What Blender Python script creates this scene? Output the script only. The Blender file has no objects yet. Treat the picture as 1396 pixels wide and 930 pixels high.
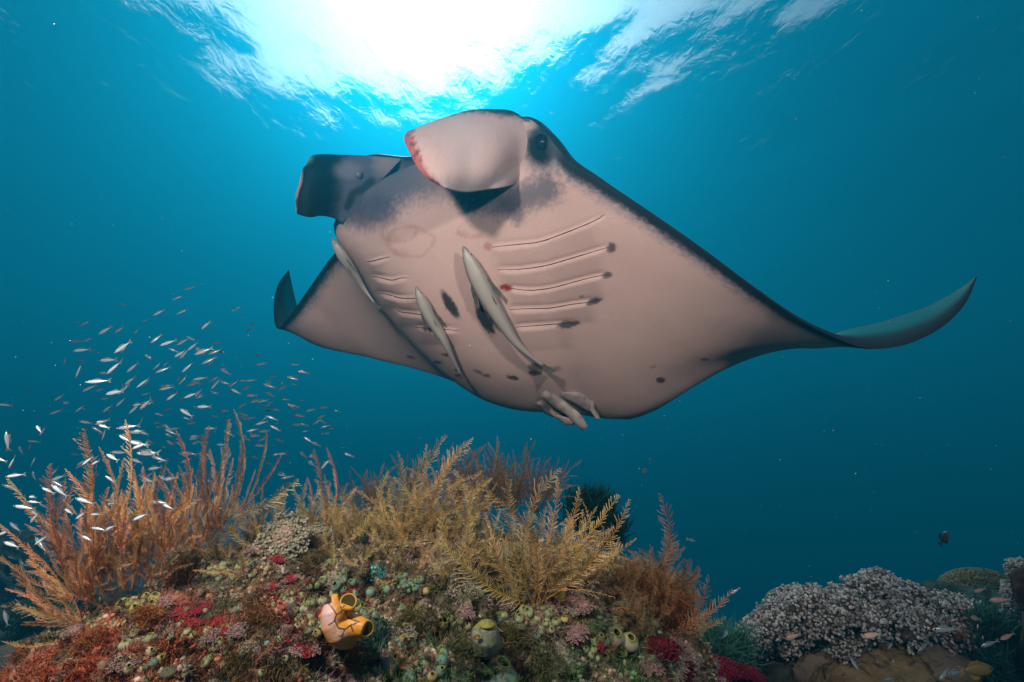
import bpy, bmesh, math, random
import numpy as np
from mathutils import Vector, Matrix
from mathutils.bvhtree import BVHTree

random.seed(11)
RNG = np.random.default_rng(11)
scene = bpy.context.scene
COL = scene.collection

# ------------------------------------------------------------------ camera
PITCH = math.radians(16.0)
F = 698.0                      # focal length in photo pixels (90 degrees across)
CX, CY = 698.0, 465.0
cam_data = bpy.data.cameras.new('camera')
cam = bpy.data.objects.new('camera', cam_data)
COL.objects.link(cam)
cam_data.sensor_width = 36.0
cam_data.lens = 18.0
cam_data.clip_start = 0.02
cam_data.clip_end = 2000.0
cam.rotation_euler = (math.radians(90) + PITCH, 0, 0)
scene.camera = cam

# ------------------------------------------------------------------ sky, sun, strobes, exposure
SUN_EL = math.radians(50.5)
SUN_AZ = math.radians(-11.5)          # measured from +Y (view direction) towards +X
world = bpy.data.worlds.new('World')
scene.world = world
world.use_nodes = True
wn = world.node_tree.nodes
wl = world.node_tree.links
bg = wn['Background']
sky = wn.new('ShaderNodeTexSky')
sky.sky_type = 'NISHITA'
sky.sun_disc = False
sky.sun_elevation = SUN_EL
sky.sun_rotation = SUN_AZ
sky.air_density = 1.0
sky.dust_density = 5.0
wl.new(sky.outputs[0], bg.inputs[0])
bg.inputs[1].default_value = 0.09

sun_data = bpy.data.lights.new('sun', 'SUN')
sun_data.energy = 5.0
sun_data.angle = math.radians(0.6)
sun_data.color = (1.0, 0.96, 0.88)
sun = bpy.data.objects.new('sun', sun_data)
COL.objects.link(sun)
sd = Vector((math.sin(SUN_AZ) * math.cos(SUN_EL), math.cos(SUN_AZ) * math.cos(SUN_EL), math.sin(SUN_EL)))
sun.rotation_euler = sd.to_track_quat('Z', 'Y').to_euler()
sun.location = (0, 0, 30)

# the photographer's two underwater strobes, on arms beside the camera housing
def strobe(name, loc, target, watts, spread, colour):
    d = bpy.data.lights.new(name, 'SPOT')
    d.energy = watts
    d.spot_size = math.radians(spread)
    d.spot_blend = 0.9
    d.shadow_soft_size = 0.07
    d.color = colour
    o = bpy.data.objects.new(name, d)
    COL.objects.link(o)
    o.location = loc
    o.rotation_euler = (Vector(loc) - Vector(target)).to_track_quat('Z', 'Y').to_euler()
    return o
strobe('dive_strobe', (-0.70, 0.0, 0.80), (-0.55, 1.9, 0.25), 140, 118, (1.0, 0.84, 0.75))
strobe('dive_strobe', (0.75, 0.0, 0.80), (0.80, 2.0, 0.80), 88, 128, (1.0, 0.84, 0.75))

scene.view_settings.view_transform = 'Standard'
scene.view_settings.look = 'None'
scene.view_settings.gamma = 1.0
scene.view_settings.exposure = 0.0
scene.view_settings.use_curve_mapping = False
cy = scene.cycles
cy.use_denoising = True
cy.max_bounces = 6
cy.diffuse_bounces = 2
cy.glossy_bounces = 3
cy.transmission_bounces = 3
cy.transparent_max_bounces = 12
cy.volume_bounces = 0
cy.caustics_reflective = False
cy.caustics_refractive = False
cy.sample_clamp_indirect = 4.0

# ------------------------------------------------------------------ helpers
CAMROT = Matrix.Rotation(math.radians(90) + PITCH, 3, 'X')
CR = np.array(CAMROT)

def P(px, py, d):
    """photo pixel + distance along the view axis (metres) -> point in the place"""
    return CAMROT @ Vector(((px - CX) / F * d, (CY - py) / F * d, -d))

def Pn(a):
    a = np.asarray(a, float)
    c = np.stack([(a[..., 0] - CX) / F * a[..., 2], (CY - a[..., 1]) / F * a[..., 2], -a[..., 2]], -1)
    return c @ CR.T

def to_px(v):
    c = np.asarray(v) @ CR
    d = -c[..., 2]
    return np.stack([CX + F * c[..., 0] / d, CY - F * c[..., 1] / d, d], -1)

def ray_of(px, py):
    return (CAMROT @ Vector(((px - CX) / F, (CY - py) / F, -1.0)))

_perm = RNG.integers(0, 2**31, size=4096)
def vnoise(p, seed=0):
    """value noise, p (N,3) -> (N,) in 0..1"""
    p = np.asarray(p, float)
    i = np.floor(p).astype(np.int64)
    f = p - i
    f = f * f * (3 - 2 * f)
    out = 0
    for dx in (0, 1):
        for dy in (0, 1):
            for dz in (0, 1):
                h = ((i[..., 0] + dx) * 73856093) ^ ((i[..., 1] + dy) * 19349663) ^ ((i[..., 2] + dz) * 83492791) ^ (seed * 2654435 + 77)
                v = (_perm[h & 4095] % 65536) / 65535.0
                w = (f[..., 0] if dx else 1 - f[..., 0]) * (f[..., 1] if dy else 1 - f[..., 1]) * (f[..., 2] if dz else 1 - f[..., 2])
                out = out + v * w
    return out
def fbm(p, octs=4, seed=0, gain=0.5):
    a, s, t = 1.0, 0.0, 0.0
    p = np.asarray(p, float)
    for k in range(octs):
        s = s + a * vnoise(p, seed + k * 7)
        t += a
        a *= gain
        p = p * 2.03 + 11.3
    return s / t

def sstep(a, b, x):
    t = np.clip((x - a) / (b - a), 0, 1)
    return t * t * (3 - 2 * t)

def tag(o, label=None, cat=None, group=None, kind=None):
    if label: o['label'] = label
    if cat: o['category'] = cat
    if group: o['group'] = group
    if kind: o['kind'] = kind
    return o

def empty(name, loc, rot=None):
    o = bpy.data.objects.new(name, None)
    o.empty_display_size = 0.02
    COL.objects.link(o)
    o.location = loc
    if rot is not None:
        o.rotation_euler = rot
    return o

def mesh_from(name, verts, faces, mat=None, smooth=True, colors=None):
    me = bpy.data.meshes.new(name)
    me.from_pydata([tuple(v) for v in verts], [], [tuple(f) for f in faces])
    if smooth:
        me.polygons.foreach_set('use_smooth', [True] * len(me.polygons))
    if colors is not None:
        a = me.color_attributes.new('Col', 'FLOAT_COLOR', 'POINT')
        c = np.ones((len(verts), 4), np.float32)
        c[:, :3] = np.asarray(colors)[:, :3]
        a.data.foreach_set('color', c.ravel())
    if mat: me.materials.append(mat)
    me.update()
    return me

def add(name, me, parent=None, loc=None):
    o = bpy.data.objects.new(name, me)
    COL.objects.link(o)
    if parent is not None:
        o.parent = parent
    if loc is not None:
        o.location = loc
    return o

def fast_mesh(name, V, Q, mat, colors=None, smooth=True, tri=False):
    """numpy arrays -> mesh (big meshes)"""
    n = 3 if tri else 4
    me = bpy.data.meshes.new(name)
    V = np.asarray(V, np.float32); Q = np.asarray(Q, np.int32)
    me.vertices.add(len(V)); me.vertices.foreach_set('co', V.ravel())
    me.loops.add(Q.size); me.loops.foreach_set('vertex_index', Q.ravel())
    me.polygons.add(len(Q))
    me.polygons.foreach_set('loop_start', np.arange(0, Q.size, n, dtype=np.int32))
    if smooth: me.polygons.foreach_set('use_smooth', np.ones(len(Q), bool))
    if colors is not None:
        a = me.color_attributes.new('Col', 'FLOAT_COLOR', 'POINT')
        c = np.ones((len(V), 4), np.float32); c[:, :3] = colors
        a.data.foreach_set('color', c.ravel())
    me.update(calc_edges=True); me.validate()
    if mat: me.materials.append(mat)
    return me

def grid_quads(nu, nv, wrap_u=False, wrap_v=False):
    iu = np.arange(nu if wrap_u else nu - 1); iv = np.arange(nv if wrap_v else nv - 1)
    a, b = np.meshgrid(iu, iv, indexing='ij')
    a2 = (a + 1) % nu; b2 = (b + 1) % nv
    return np.stack([a * nv + b, a2 * nv + b, a2 * nv + b2, a * nv + b2], -1).reshape(-1, 4)

def pmat(name, color=(0.5, 0.5, 0.5), rough=0.6, spec=0.3, metal=0.0, vcol=False, noise=None, bump=None, trans=0.0, sss=0.0, objvar=0.0):
    """procedural principled material. noise=(scale, color2, low, high) mixes a second colour in; bump=(scale, strength, distance)"""
    m = bpy.data.materials.new(name)
    m.use_nodes = True
    nt = m.node_tree; N = nt.nodes; L = nt.links
    b = N['Principled BSDF']
    b.inputs['Roughness'].default_value = rough
    b.inputs['Specular IOR Level'].default_value = spec
    b.inputs['Metallic'].default_value = metal
    tc = N.new('ShaderNodeTexCoord')
    if vcol:
        at = N.new('ShaderNodeAttribute'); at.attribute_name = 'Col'
        src = at.outputs['Color']
    else:
        rgb = N.new('ShaderNodeRGB'); rgb.outputs[0].default_value = (*color, 1)
        src = rgb.outputs[0]
    if noise:
        sc, c2, lo, hi = noise
        nz = N.new('ShaderNodeTexNoise'); nz.inputs['Scale'].default_value = sc; nz.inputs['Detail'].default_value = 5
        L.new(tc.outputs['Object'], nz.inputs['Vector'])
        mr = N.new('ShaderNodeMapRange'); mr.inputs[1].default_value = lo; mr.inputs[2].default_value = hi
        L.new(nz.outputs['Fac'], mr.inputs[0])
        mx = N.new('ShaderNodeMix'); mx.data_type = 'RGBA'
        L.new(mr.outputs[0], mx.inputs['Factor']); L.new(src, mx.inputs['A'])
        mx.inputs['B'].default_value = (*c2, 1)
        src = mx.outputs['Result']
    if objvar:
        oi = N.new('ShaderNodeObjectInfo')
        hs = N.new('ShaderNodeHueSaturation')
        mr2 = N.new('ShaderNodeMapRange'); mr2.inputs[3].default_value = 1 - objvar; mr2.inputs[4].default_value = 1 + objvar
        L.new(oi.outputs['Random'], mr2.inputs[0]); L.new(mr2.outputs[0], hs.inputs['Value'])
        mr3 = N.new('ShaderNodeMapRange'); mr3.inputs[3].default_value = 0.5 - 0.06 * objvar; mr3.inputs[4].default_value = 0.5 + 0.06 * objvar
        mul = N.new('ShaderNodeMath'); mul.operation = 'FRACT'
        m7 = N.new('ShaderNodeMath'); m7.operation = 'MULTIPLY'; m7.inputs[1].default_value = 7.31
        L.new(oi.outputs['Random'], m7.inputs[0]); L.new(m7.outputs[0], mul.inputs[0]); L.new(mul.outputs[0], mr3.inputs[0])
        L.new(mr3.outputs[0], hs.inputs['Hue'])
        L.new(src, hs.inputs['Color']); src = hs.outputs[0]
    L.new(src, b.inputs['Base Color'])
    if bump:
        sc, st, di = bump
        nb = N.new('ShaderNodeTexNoise'); nb.inputs['Scale'].default_value = sc; nb.inputs['Detail'].default_value = 6
        L.new(tc.outputs['Object'], nb.inputs['Vector'])
        bp = N.new('ShaderNodeBump'); bp.inputs['Strength'].default_value = st; bp.inputs['Distance'].default_value = di
        L.new(nb.outputs['Fac'], bp.inputs['Height']); L.new(bp.outputs[0], b.inputs['Normal'])
    if trans:
        tr = N.new('ShaderNodeBsdfTranslucent'); L.new(src, tr.inputs['Color'])
        ms = N.new('ShaderNodeMixShader'); ms.inputs[0].default_value = trans
        L.new(b.outputs[0], ms.inputs[1]); L.new(tr.outputs[0], ms.inputs[2])
        L.new(ms.outputs[0], N['Material Output'].inputs[0])
    return m

# ------------------------------------------------------------------ the water: surface overhead, body of water, sea floor
SURF = 15.3
XB, Y0, Y1, ZB = 180.0, -70.0, 240.0, -29.0
def waves(x, y):
    r = np.random.default_rng(5)
    z = np.zeros_like(x)
    for k in range(26):
        lam = 1.2 * (1.16 ** k)
        th = math.radians(65) + r.normal(0, 0.75)
        ph = r.uniform(0, 6.28)
        amp = 0.0065 * lam ** 0.85 * r.uniform(0.5, 1.2)
        warp = 0.35 * lam * np.sin(0.31 * x / lam ** 0.5 + 1.7 * k) * np.cos(0.27 * y / lam ** 0.5 - k)
        z += amp * np.sin(2 * math.pi / lam * (x * math.cos(th) + y * math.sin(th) + warp) + ph)
    return z
def axis_pts(a, b, dens):
    # finer near the camera, coarser far away
    t = np.linspace(-1, 1, dens)
    s = np.sign(t) * np.abs(t) ** 1.6
    return np.where(s < 0, -s * a, s * b)
xs = axis_pts(-XB, XB, 620); ys = axis_pts(Y0, Y1, 620)
gx, gy = np.meshgrid(xs, ys, indexing='ij')
gz = SURF + waves(gx, gy)
wm = bpy.data.materials.new('water_surface')
wm.use_nodes = True
nt = wm.node_tree; N = nt.nodes; L = nt.links
for n in list(N):
    if n.type == 'BSDF_PRINCIPLED': N.remove(n)
tcw = N.new('ShaderNodeTexCoord')
nzw = N.new('ShaderNodeTexNoise'); nzw.inputs['Scale'].default_value = 2.0; nzw.inputs['Detail'].default_value = 5; nzw.inputs['Roughness'].default_value = 0.55; nzw.inputs['Distortion'].default_value = 0.6
mpw = N.new('ShaderNodeMapping'); mpw.inputs['Scale'].default_value = (1.0, 0.6, 1.0); mpw.inputs['Rotation'].default_value = (0, 0, 0.5)
L.new(tcw.outputs['Object'], mpw.inputs[0]); L.new(mpw.outputs[0], nzw.inputs['Vector'])
bpw = N.new('ShaderNodeBump'); bpw.inputs['Strength'].default_value = 0.30; bpw.inputs['Distance'].default_value = 0.10
L.new(nzw.outputs['Fac'], bpw.inputs['Height'])
frw = N.new('ShaderNodeFresnel'); frw.inputs['IOR'].default_value = 1.333
L.new(bpw.outputs[0], frw.inputs['Normal'])
trw = N.new('ShaderNodeBsdfTransparent')
glw = N.new('ShaderNodeBsdfGlossy'); glw.inputs['Roughness'].default_value = 0.07
L.new(bpw.outputs[0], glw.inputs['Normal'])
mxw = N.new('ShaderNodeMixShader')
L.new(frw.outputs[0], mxw.inputs[0]); L.new(trw.outputs[0], mxw.inputs[1]); L.new(glw.outputs[0], mxw.inputs[2])
L.new(mxw.outputs[0], N['Material Output'].inputs[0])
ws = add('water_surface', fast_mesh('water_surface', np.stack([gx, gy, gz], -1).reshape(-1, 3), grid_quads(len(xs), len(ys)), wm))
tag(ws, 'rippled sea surface seen from below', kind='structure')

# sea floor: one sheet out past the water body's fade
fx = axis_pts(-400, 400, 160); fy = axis_pts(-200, 600, 160)
gx2, gy2 = np.meshgrid(fx, fy, indexing='ij')
q = np.stack([gx2, gy2, gx2 * 0], -1).reshape(-1, 3)
gz2 = -26.0 + 1.1 * (fbm(q * 0.25, 4, 3) - 0.5).reshape(gx2.shape) 
sand = pmat('sea_floor', (0.26, 0.25, 0.2), 0.9, 0.1, noise=(0.8, (0.08, 0.09, 0.07), 0.45, 0.6), bump=(6, 0.6, 0.05))
tag(add('sea_floor', fast_mesh('sea_floor', np.stack([gx2, gy2, np.minimum(gz2, -24.5)], -1).reshape(-1, 3), grid_quads(len(fx), len(fy)), sand)), kind='structure')

# body of water
hm = bpy.data.materials.new('sea_water_haze')
hm.use_nodes = True
N = hm.node_tree.nodes; L = hm.node_tree.links
for n in list(N):
    if n.type == 'BSDF_PRINCIPLED': N.remove(n)
def water_part(color, absorb, density, g):
    pv = N.new('ShaderNodeVolumePrincipled')
    pv.inputs['Color'].default_value = (*color, 1)
    pv.inputs['Absorption Color'].default_value = (*absorb, 1)
    pv.inputs['Density'].default_value = density
    pv.inputs['Anisotropy'].default_value = g
    return pv
# suspended particles scatter the light forward (teal), the water itself scatters it every way (blue)
p1 = water_part((0.008, 0.48, 0.53), (0.0, 0.20, 0.56), 0.037, 0.78)
p2 = water_part((0.0, 0.24, 0.93), (0.8, 0.10, 0.90), 0.026, 0.0)
p3 = water_part((0.0, 0.0, 0.0), (0.0, 1.0, 1.0), 0.016, 0.0)      # water swallows red within a few metres
a0 = N.new('ShaderNodeAddShader'); ad = N.new('ShaderNodeAddShader')
L.new(p1.outputs[0], a0.inputs[0]); L.new(p2.outputs[0], a0.inputs[1])
L.new(a0.outputs[0], ad.inputs[0]); L.new(p3.outputs[0], ad.inputs[1])
L.new(ad.outputs[0], N['Material Output'].inputs['Volume'])
hb = bmesh.new()
bmesh.ops.create_cube(hb, size=1.0, matrix=Matrix.Translation((0, (Y0 + Y1) / 2, (ZB + SURF + 0.9) / 2)) @ Matrix.Diagonal((2 * XB - 1, Y1 - Y0 - 1, SURF + 0.9 - ZB, 1)))
hme = bpy.data.meshes.new('haze'); hb.to_mesh(hme); hb.free(); hme.materials.append(hm)
tag(add('haze', hme), 'blue green sea water filling the place', kind='stuff')

# ================================================================== manta ray
def knots(key):
    seg = np.linalg.norm(np.diff(key, axis=0), axis=1) ** 0.6
    u = np.concatenate([[0], np.cumsum(seg)]); return u / u[-1]
def catmull(pts, n, dense=None):
    """centripetal-ish Catmull-Rom through rows of pts (K, D) -> (n, D), parameter uniform in chord length of dense columns"""
    pts = np.asarray(pts, float)
    K = len(pts)
    key = pts[:, :3] if dense is None else dense
    seg = np.linalg.norm(np.diff(key, axis=0), axis=1) ** 0.6
    u = np.concatenate([[0], np.cumsum(seg)]); u /= u[-1]
    # natural tangents (finite difference, non uniform)
    m = np.zeros_like(pts)
    for i in range(K):
        if i == 0: m[i] = (pts[1] - pts[0]) / (u[1] - u[0])
        elif i == K - 1: m[i] = (pts[-1] - pts[-2]) / (u[-1] - u[-2])
        else:
            a = (pts[i] - pts[i - 1]) / (u[i] - u[i - 1]); b = (pts[i + 1] - pts[i]) / (u[i + 1] - u[i])
            h0 = u[i] - u[i - 1]; h1 = u[i + 1] - u[i]
            m[i] = (a * h1 + b * h0) / (h0 + h1)
    t = np.linspace(0, 1, n)
    k = np.clip(np.searchsorted(u, t, side='right') - 1, 0, K - 2)
    h = (u[k + 1] - u[k])[:, None]; s = ((t - u[k])[:, None]) / h
    h00 = 2 * s**3 - 3 * s**2 + 1; h10 = s**3 - 2 * s**2 + s; h01 = -2 * s**3 + 3 * s**2; h11 = s**3 - s**2
    return h00 * pts[k] + h10 * h * m[k] + h01 * pts[k + 1] + h11 * h * m[k + 1]

# one row per rib, wing tip to wing tip: leading edge / lower lip (px, py, d), upper lip (px, py, d), trailing edge (px, py, d),
# belly depth, back height, mouth depth
RIBS = [
 ((393,368,3.10),(393,368,3.10),(394,369,3.10), .000,.003,0),
 ((379,388,3.02),(379,388,3.02),(399,392,3.12), .004,.010,0),
 ((373,420,2.92),(373,420,2.92),(405,416,3.12), .010,.014,0),
 ((377,447,2.82),(377,447,2.82),(413,440,3.10), .020,.020,0),
 ((392,434,2.74),(392,434,2.74),(430,466,3.02), .030,.026,0),
 ((418,398,2.68),(418,398,2.68),(505,487,2.95), .035,.045,0),
 ((446,358,2.61),(446,358,2.61),(590,514,2.87), .040,.080,0),
 ((468,327,2.47),(468,327,2.47),(672,546,2.79), .090,.130,0),
 ((456,302,2.20),(456,290,2.26),(722,565,2.74), .180,.170,.01),
 ((478,280,2.10),(462,240,2.22),(742,571,2.74), .190,.190,.07),
 ((510,252,2.06),(500,213,2.18),(757,575,2.74), .185,.200,.13),
 ((560,226,2.02),(558,215,2.13),(770,577,2.74), .175,.200,.16),
 ((620,210,1.97),(620,200,2.06),(782,577,2.73), .170,.195,.16),
 ((676,190,1.92),(676,178,1.99),(795,576,2.71), .165,.185,.10),
 ((716,166,1.88),(716,160,1.92),(806,575,2.69), .160,.165,.02),
 ((743,182,1.86),(743,180,1.88),(816,574,2.66), .150,.140,0),
 ((772,215,1.85),(772,214,1.86),(832,574,2.61), .130,.120,0),
 ((815,243,1.82),(815,243,1.82),(856,572,2.55), .105,.100,0),
 ((880,286,1.78),(880,286,1.78),(892,560,2.46), .075,.075,0),
 ((955,338,1.735),(955,338,1.735),(935,534,2.34), .052,.055,0),
 ((1030,394,1.70),(1030,394,1.70),(985,500,2.22), .030,.042,0),
 ((1092,437,1.685),(1092,437,1.685),(1050,476,2.12), .028,.032,0),
 ((1140,461,1.69),(1140,461,1.69),(1105,468,2.05), .026,.026,0),
 ((1182,475,1.71),(1182,475,1.71),(1148,452,1.99), .018,.022,0),
 ((1222,473,1.735),(1222,473,1.735),(1192,442,1.965), .012,.018,0),
 ((1258,461,1.765),(1258,461,1.765),(1230,431,1.945), .008,.014,0),
 ((1291,441,1.80),(1291,441,1.80),(1266,418,1.925), .005,.010,0),
 ((1318,411,1.84),(1318,411,1.84),(1304,397,1.90), .003,.007,0),
 ((1332,378,1.875),(1332,378,1.875),(1330,378,1.88), .000,.003,0),
]
rows = []
LIFT = {6: (6, 1.1), 7: (14, 1.35), 8: (22, 1.4), 9: (27, 1.45), 10: (29, 1.5), 11: (29, 1.55), 12: (28, 1.55), 13: (24, 1.5), 14: (18, 1.4), 15: (12, 1.25), 16: (6, 1.12)}
for ri, (Lp, Up, Tp, b, th, mo) in enumerate(RIBS):
    if ri in LIFT:                       # the deep belly hides the rear margin here
        Tp = (Tp[0], Tp[1] - LIFT[ri][0], Tp[2] + 0.05); b = b * LIFT[ri][1]
    rows.append(np.concatenate([Pn(Lp), Pn(Up), Pn(Tp), [b, th, mo]]))
rows = np.array(rows)
NS, NC = 520, 150
key = np.concatenate([rows[:, 0:3], rows[:, 6:9]], 1)
R = catmull(rows, NS, key)
Ls, Us, Ts = R[:, 0:3], R[:, 3:6], R[:, 6:9]
Bb, Th, Mo = np.maximum(R[:, 9], 0), np.maximum(R[:, 10], 0.002), np.maximum(R[:, 11], 0)
span = np.gradient(0.5 * (Ls + Ts), axis=0); 
chord = Ts - Ls
nrm = np.cross(chord, span); nrm /= np.linalg.norm(nrm, axis=1)[:, None] + 1e-9
# smooth the normals along the span
for _ in range(30):
    nrm[1:-1] = 0.25 * nrm[:-2] + 0.5 * nrm[1:-1] + 0.25 * nrm[2:]
nrm /= np.linalg.norm(nrm, axis=1)[:, None]
# nrm should point to the belly side (towards the camera at mid-body)
mid = NS // 2
if np.dot(nrm[mid], 0.5 * (Ls[mid] + Ts[mid])) > 0: nrm = -nrm
x = np.linspace(0, 1, NC) ** 1.35           # 0 at the leading edge
prof = 2.6 * np.sqrt(x) * (1 - x) * (1 - 0.25 * x)
profB = 2.2 * (x ** 0.75) * (1 - x) ** 0.45
V, kind, xs_, sp_ = [], [], [], []
ventral = Ls[:, None] + chord[:, None] * x[None, :, None] + nrm[:, None] * (Bb[:, None] * profB[None])[..., None]
# soften creases along the span away from the lip, and let the rear margin of the wings lift
UK = knots(key)
ulin = np.linspace(0, 1, NS)
smask = sstep(UK[5], UK[7], ulin) * sstep(UK[22], UK[20], ulin)
wsm = sstep(0.02, 0.22, x)[None, :, None] * 0.5 * smask[1:-1, None, None]
for _ in range(500):
    avg = 0.5 * (ventral[:-2] + ventral[2:])
    ventral[1:-1] += (avg - ventral[1:-1]) * wsm
sw = 0.010 * sstep(UK[17], UK[19], ulin) * sstep(UK[23], UK[21], ulin) + 0.012 * sstep(UK[8], UK[10], ulin) * sstep(UK[17], UK[15], ulin)
scurve = -np.exp(-((x - 0.80) / 0.13) ** 2)
ventral = ventral + nrm[:, None] * (sw[:, None] * scurve[None])[..., None]
ventral[:, -1] = Ts
SW, SC = sw, scurve
chordU = Ts - Us
dorsal = Us[:, None] + chordU[:, None] * x[None, :, None] - nrm[:, None] * (Th[:, None] * prof[None])[..., None]
dorsal = dorsal + nrm[:, None] * (SW[:, None] * SC[None])[..., None]
dorsal[:, -1] = Ts
# mouth pocket between the lips
NM = 12
mt = np.linspace(0, 1, NM + 2)[1:-1]
lip = Ls[:, None] * (1 - mt)[None, :, None] + Us[:, None] * mt[None, :, None]
cu = chord / (np.linalg.norm(chord, axis=1)[:, None] + 1e-9)
mouth = lip + cu[:, None] * (Mo[:, None] * np.sin(mt * math.pi)[None] ** 0.6)[..., None]
ring = np.concatenate([ventral[:, ::-1], mouth, dorsal[:, :-1]], axis=1)   # trailing -> leading on belly, mouth, dorsal back
NR = ring.shape[1]
Vm = ring.reshape(-1, 3)
part_id = np.concatenate([np.zeros(NC), np.ones(NM), np.full(NC - 1, 2)])
part_id = np.tile(part_id, NS)
sx = np.tile(np.concatenate([x[::-1], np.zeros(NM), x[:-1]]), NS)
si = np.repeat(np.linspace(0, 1, NS), NR)
rib_u = np.repeat(np.interp(np.linspace(0, 1, NS), np.linspace(0, 1, NS), np.linspace(0, 1, NS)), NR)
Qm = grid_quads(NS, NR, wrap_v=True)

# ---- relief and pattern of the belly, laid out on the animal's skin
pxy = to_px(Vm)
X2, Y2 = pxy[:, 0], pxy[:, 1]
belly = part_id == 0

def seg_dist(px, py, poly):
    """distance to a polyline and signed side (positive = below in the photo), and parameter along it"""
    best = np.full(px.shape, 1e9); side = np.zeros(px.shape); par = np.zeros(px.shape)
    poly = np.asarray(poly, float)
    n = len(poly) - 1
    for i in range(n):
        a, b = poly[i], poly[i + 1]
        ab = b - a; l2 = ab @ ab
        t = np.clip(((px - a[0]) * ab[0] + (py - a[1]) * ab[1]) / l2, 0, 1)
        qx = a[0] + t * ab[0]; qy = a[1] + t * ab[1]
        d = np.hypot(px - qx, py - qy)
        s = np.sign(ab[0] * (py - a[1]) - ab[1] * (px - a[0]))
        m = d < best
        best = np.where(m, d, best); side = np.where(m, s, side); par = np.where(m, (i + t) / n, par)
    return best, side, par

GILLS_R = [
 [(671,337),(700,334),(735,330),(770,318),(800,306),(818,297),(824,292)],
 [(679,368),(710,367),(745,362),(780,352),(810,343),(830,337)],
 [(690,392),(702,394),(722,396),(750,393),(785,384),(808,378),(828,374)],
 [(694,422),(720,421),(750,420),(780,415),(808,411),(818,408)],
 [(702,446),(730,444),(755,442),(775,441),(787,440)],
]
GILLS_L = [
 [(500,357),(508,356),(520,353),(532,350)],
 [(506,376),(520,379),(535,382),(548,379),(558,379)],
 [(516,399),(530,402),(545,406),(562,407),(573,405)],
 [(538,420),(546,425),(560,427),(575,429),(590,430)],
 [(566,446),(585,448),(605,449),(626,451)],
]
disp = np.zeros(len(Vm))
def flaps(curves, last, h):
    """each flap stands proud along its slit and sinks under the next one"""
    out = np.zeros(len(Vm))
    ys_ = []
    for poly in curves:
        p_ = np.array(resample_lin(poly)); ys_.append(p_)
    for i, p_ in enumerate(ys_):
        y0 = np.interp(X2, p_[:, 0], p_[:, 1])
        y1 = np.interp(X2, ys_[i + 1][:, 0], ys_[i + 1][:, 1]) if i + 1 < len(ys_) else y0 + last
        w = np.clip((Y2 - y0) / np.maximum(y1 - y0, 4), -1, 2)
        m = sstep(p_[0, 0] - 4, p_[0, 0] + 14, X2) * sstep(p_[-1, 0] + 4, p_[-1, 0] - 16, X2)
        step = sstep(-2.2, 2.2, Y2 - y0)
        out += h * m * step * np.where(w < 1, (1 - np.clip(w, 0, 1)) ** 0.9, 0)
        out -= 0.25 * h * m * np.exp(-((Y2 - y0 + 3.0) / 3.0) ** 2)
    return out
def resample_lin(poly):
    return sorted(poly)
disp += flaps(GILLS_R, 34, 0.018) + flaps(GILLS_L, 22, 0.017)
disp += 0.004 * (fbm(Vm * 5, 2, 21) - 0.5) * 2
vn = np.repeat(nrm, NR, axis=0)
edge_fade = sstep(0.0, 0.05, sx) * sstep(1.0, 0.9, sx)
Vm = Vm + vn * (np.where(belly, disp, 0) * edge_fade)[:, None]

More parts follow.
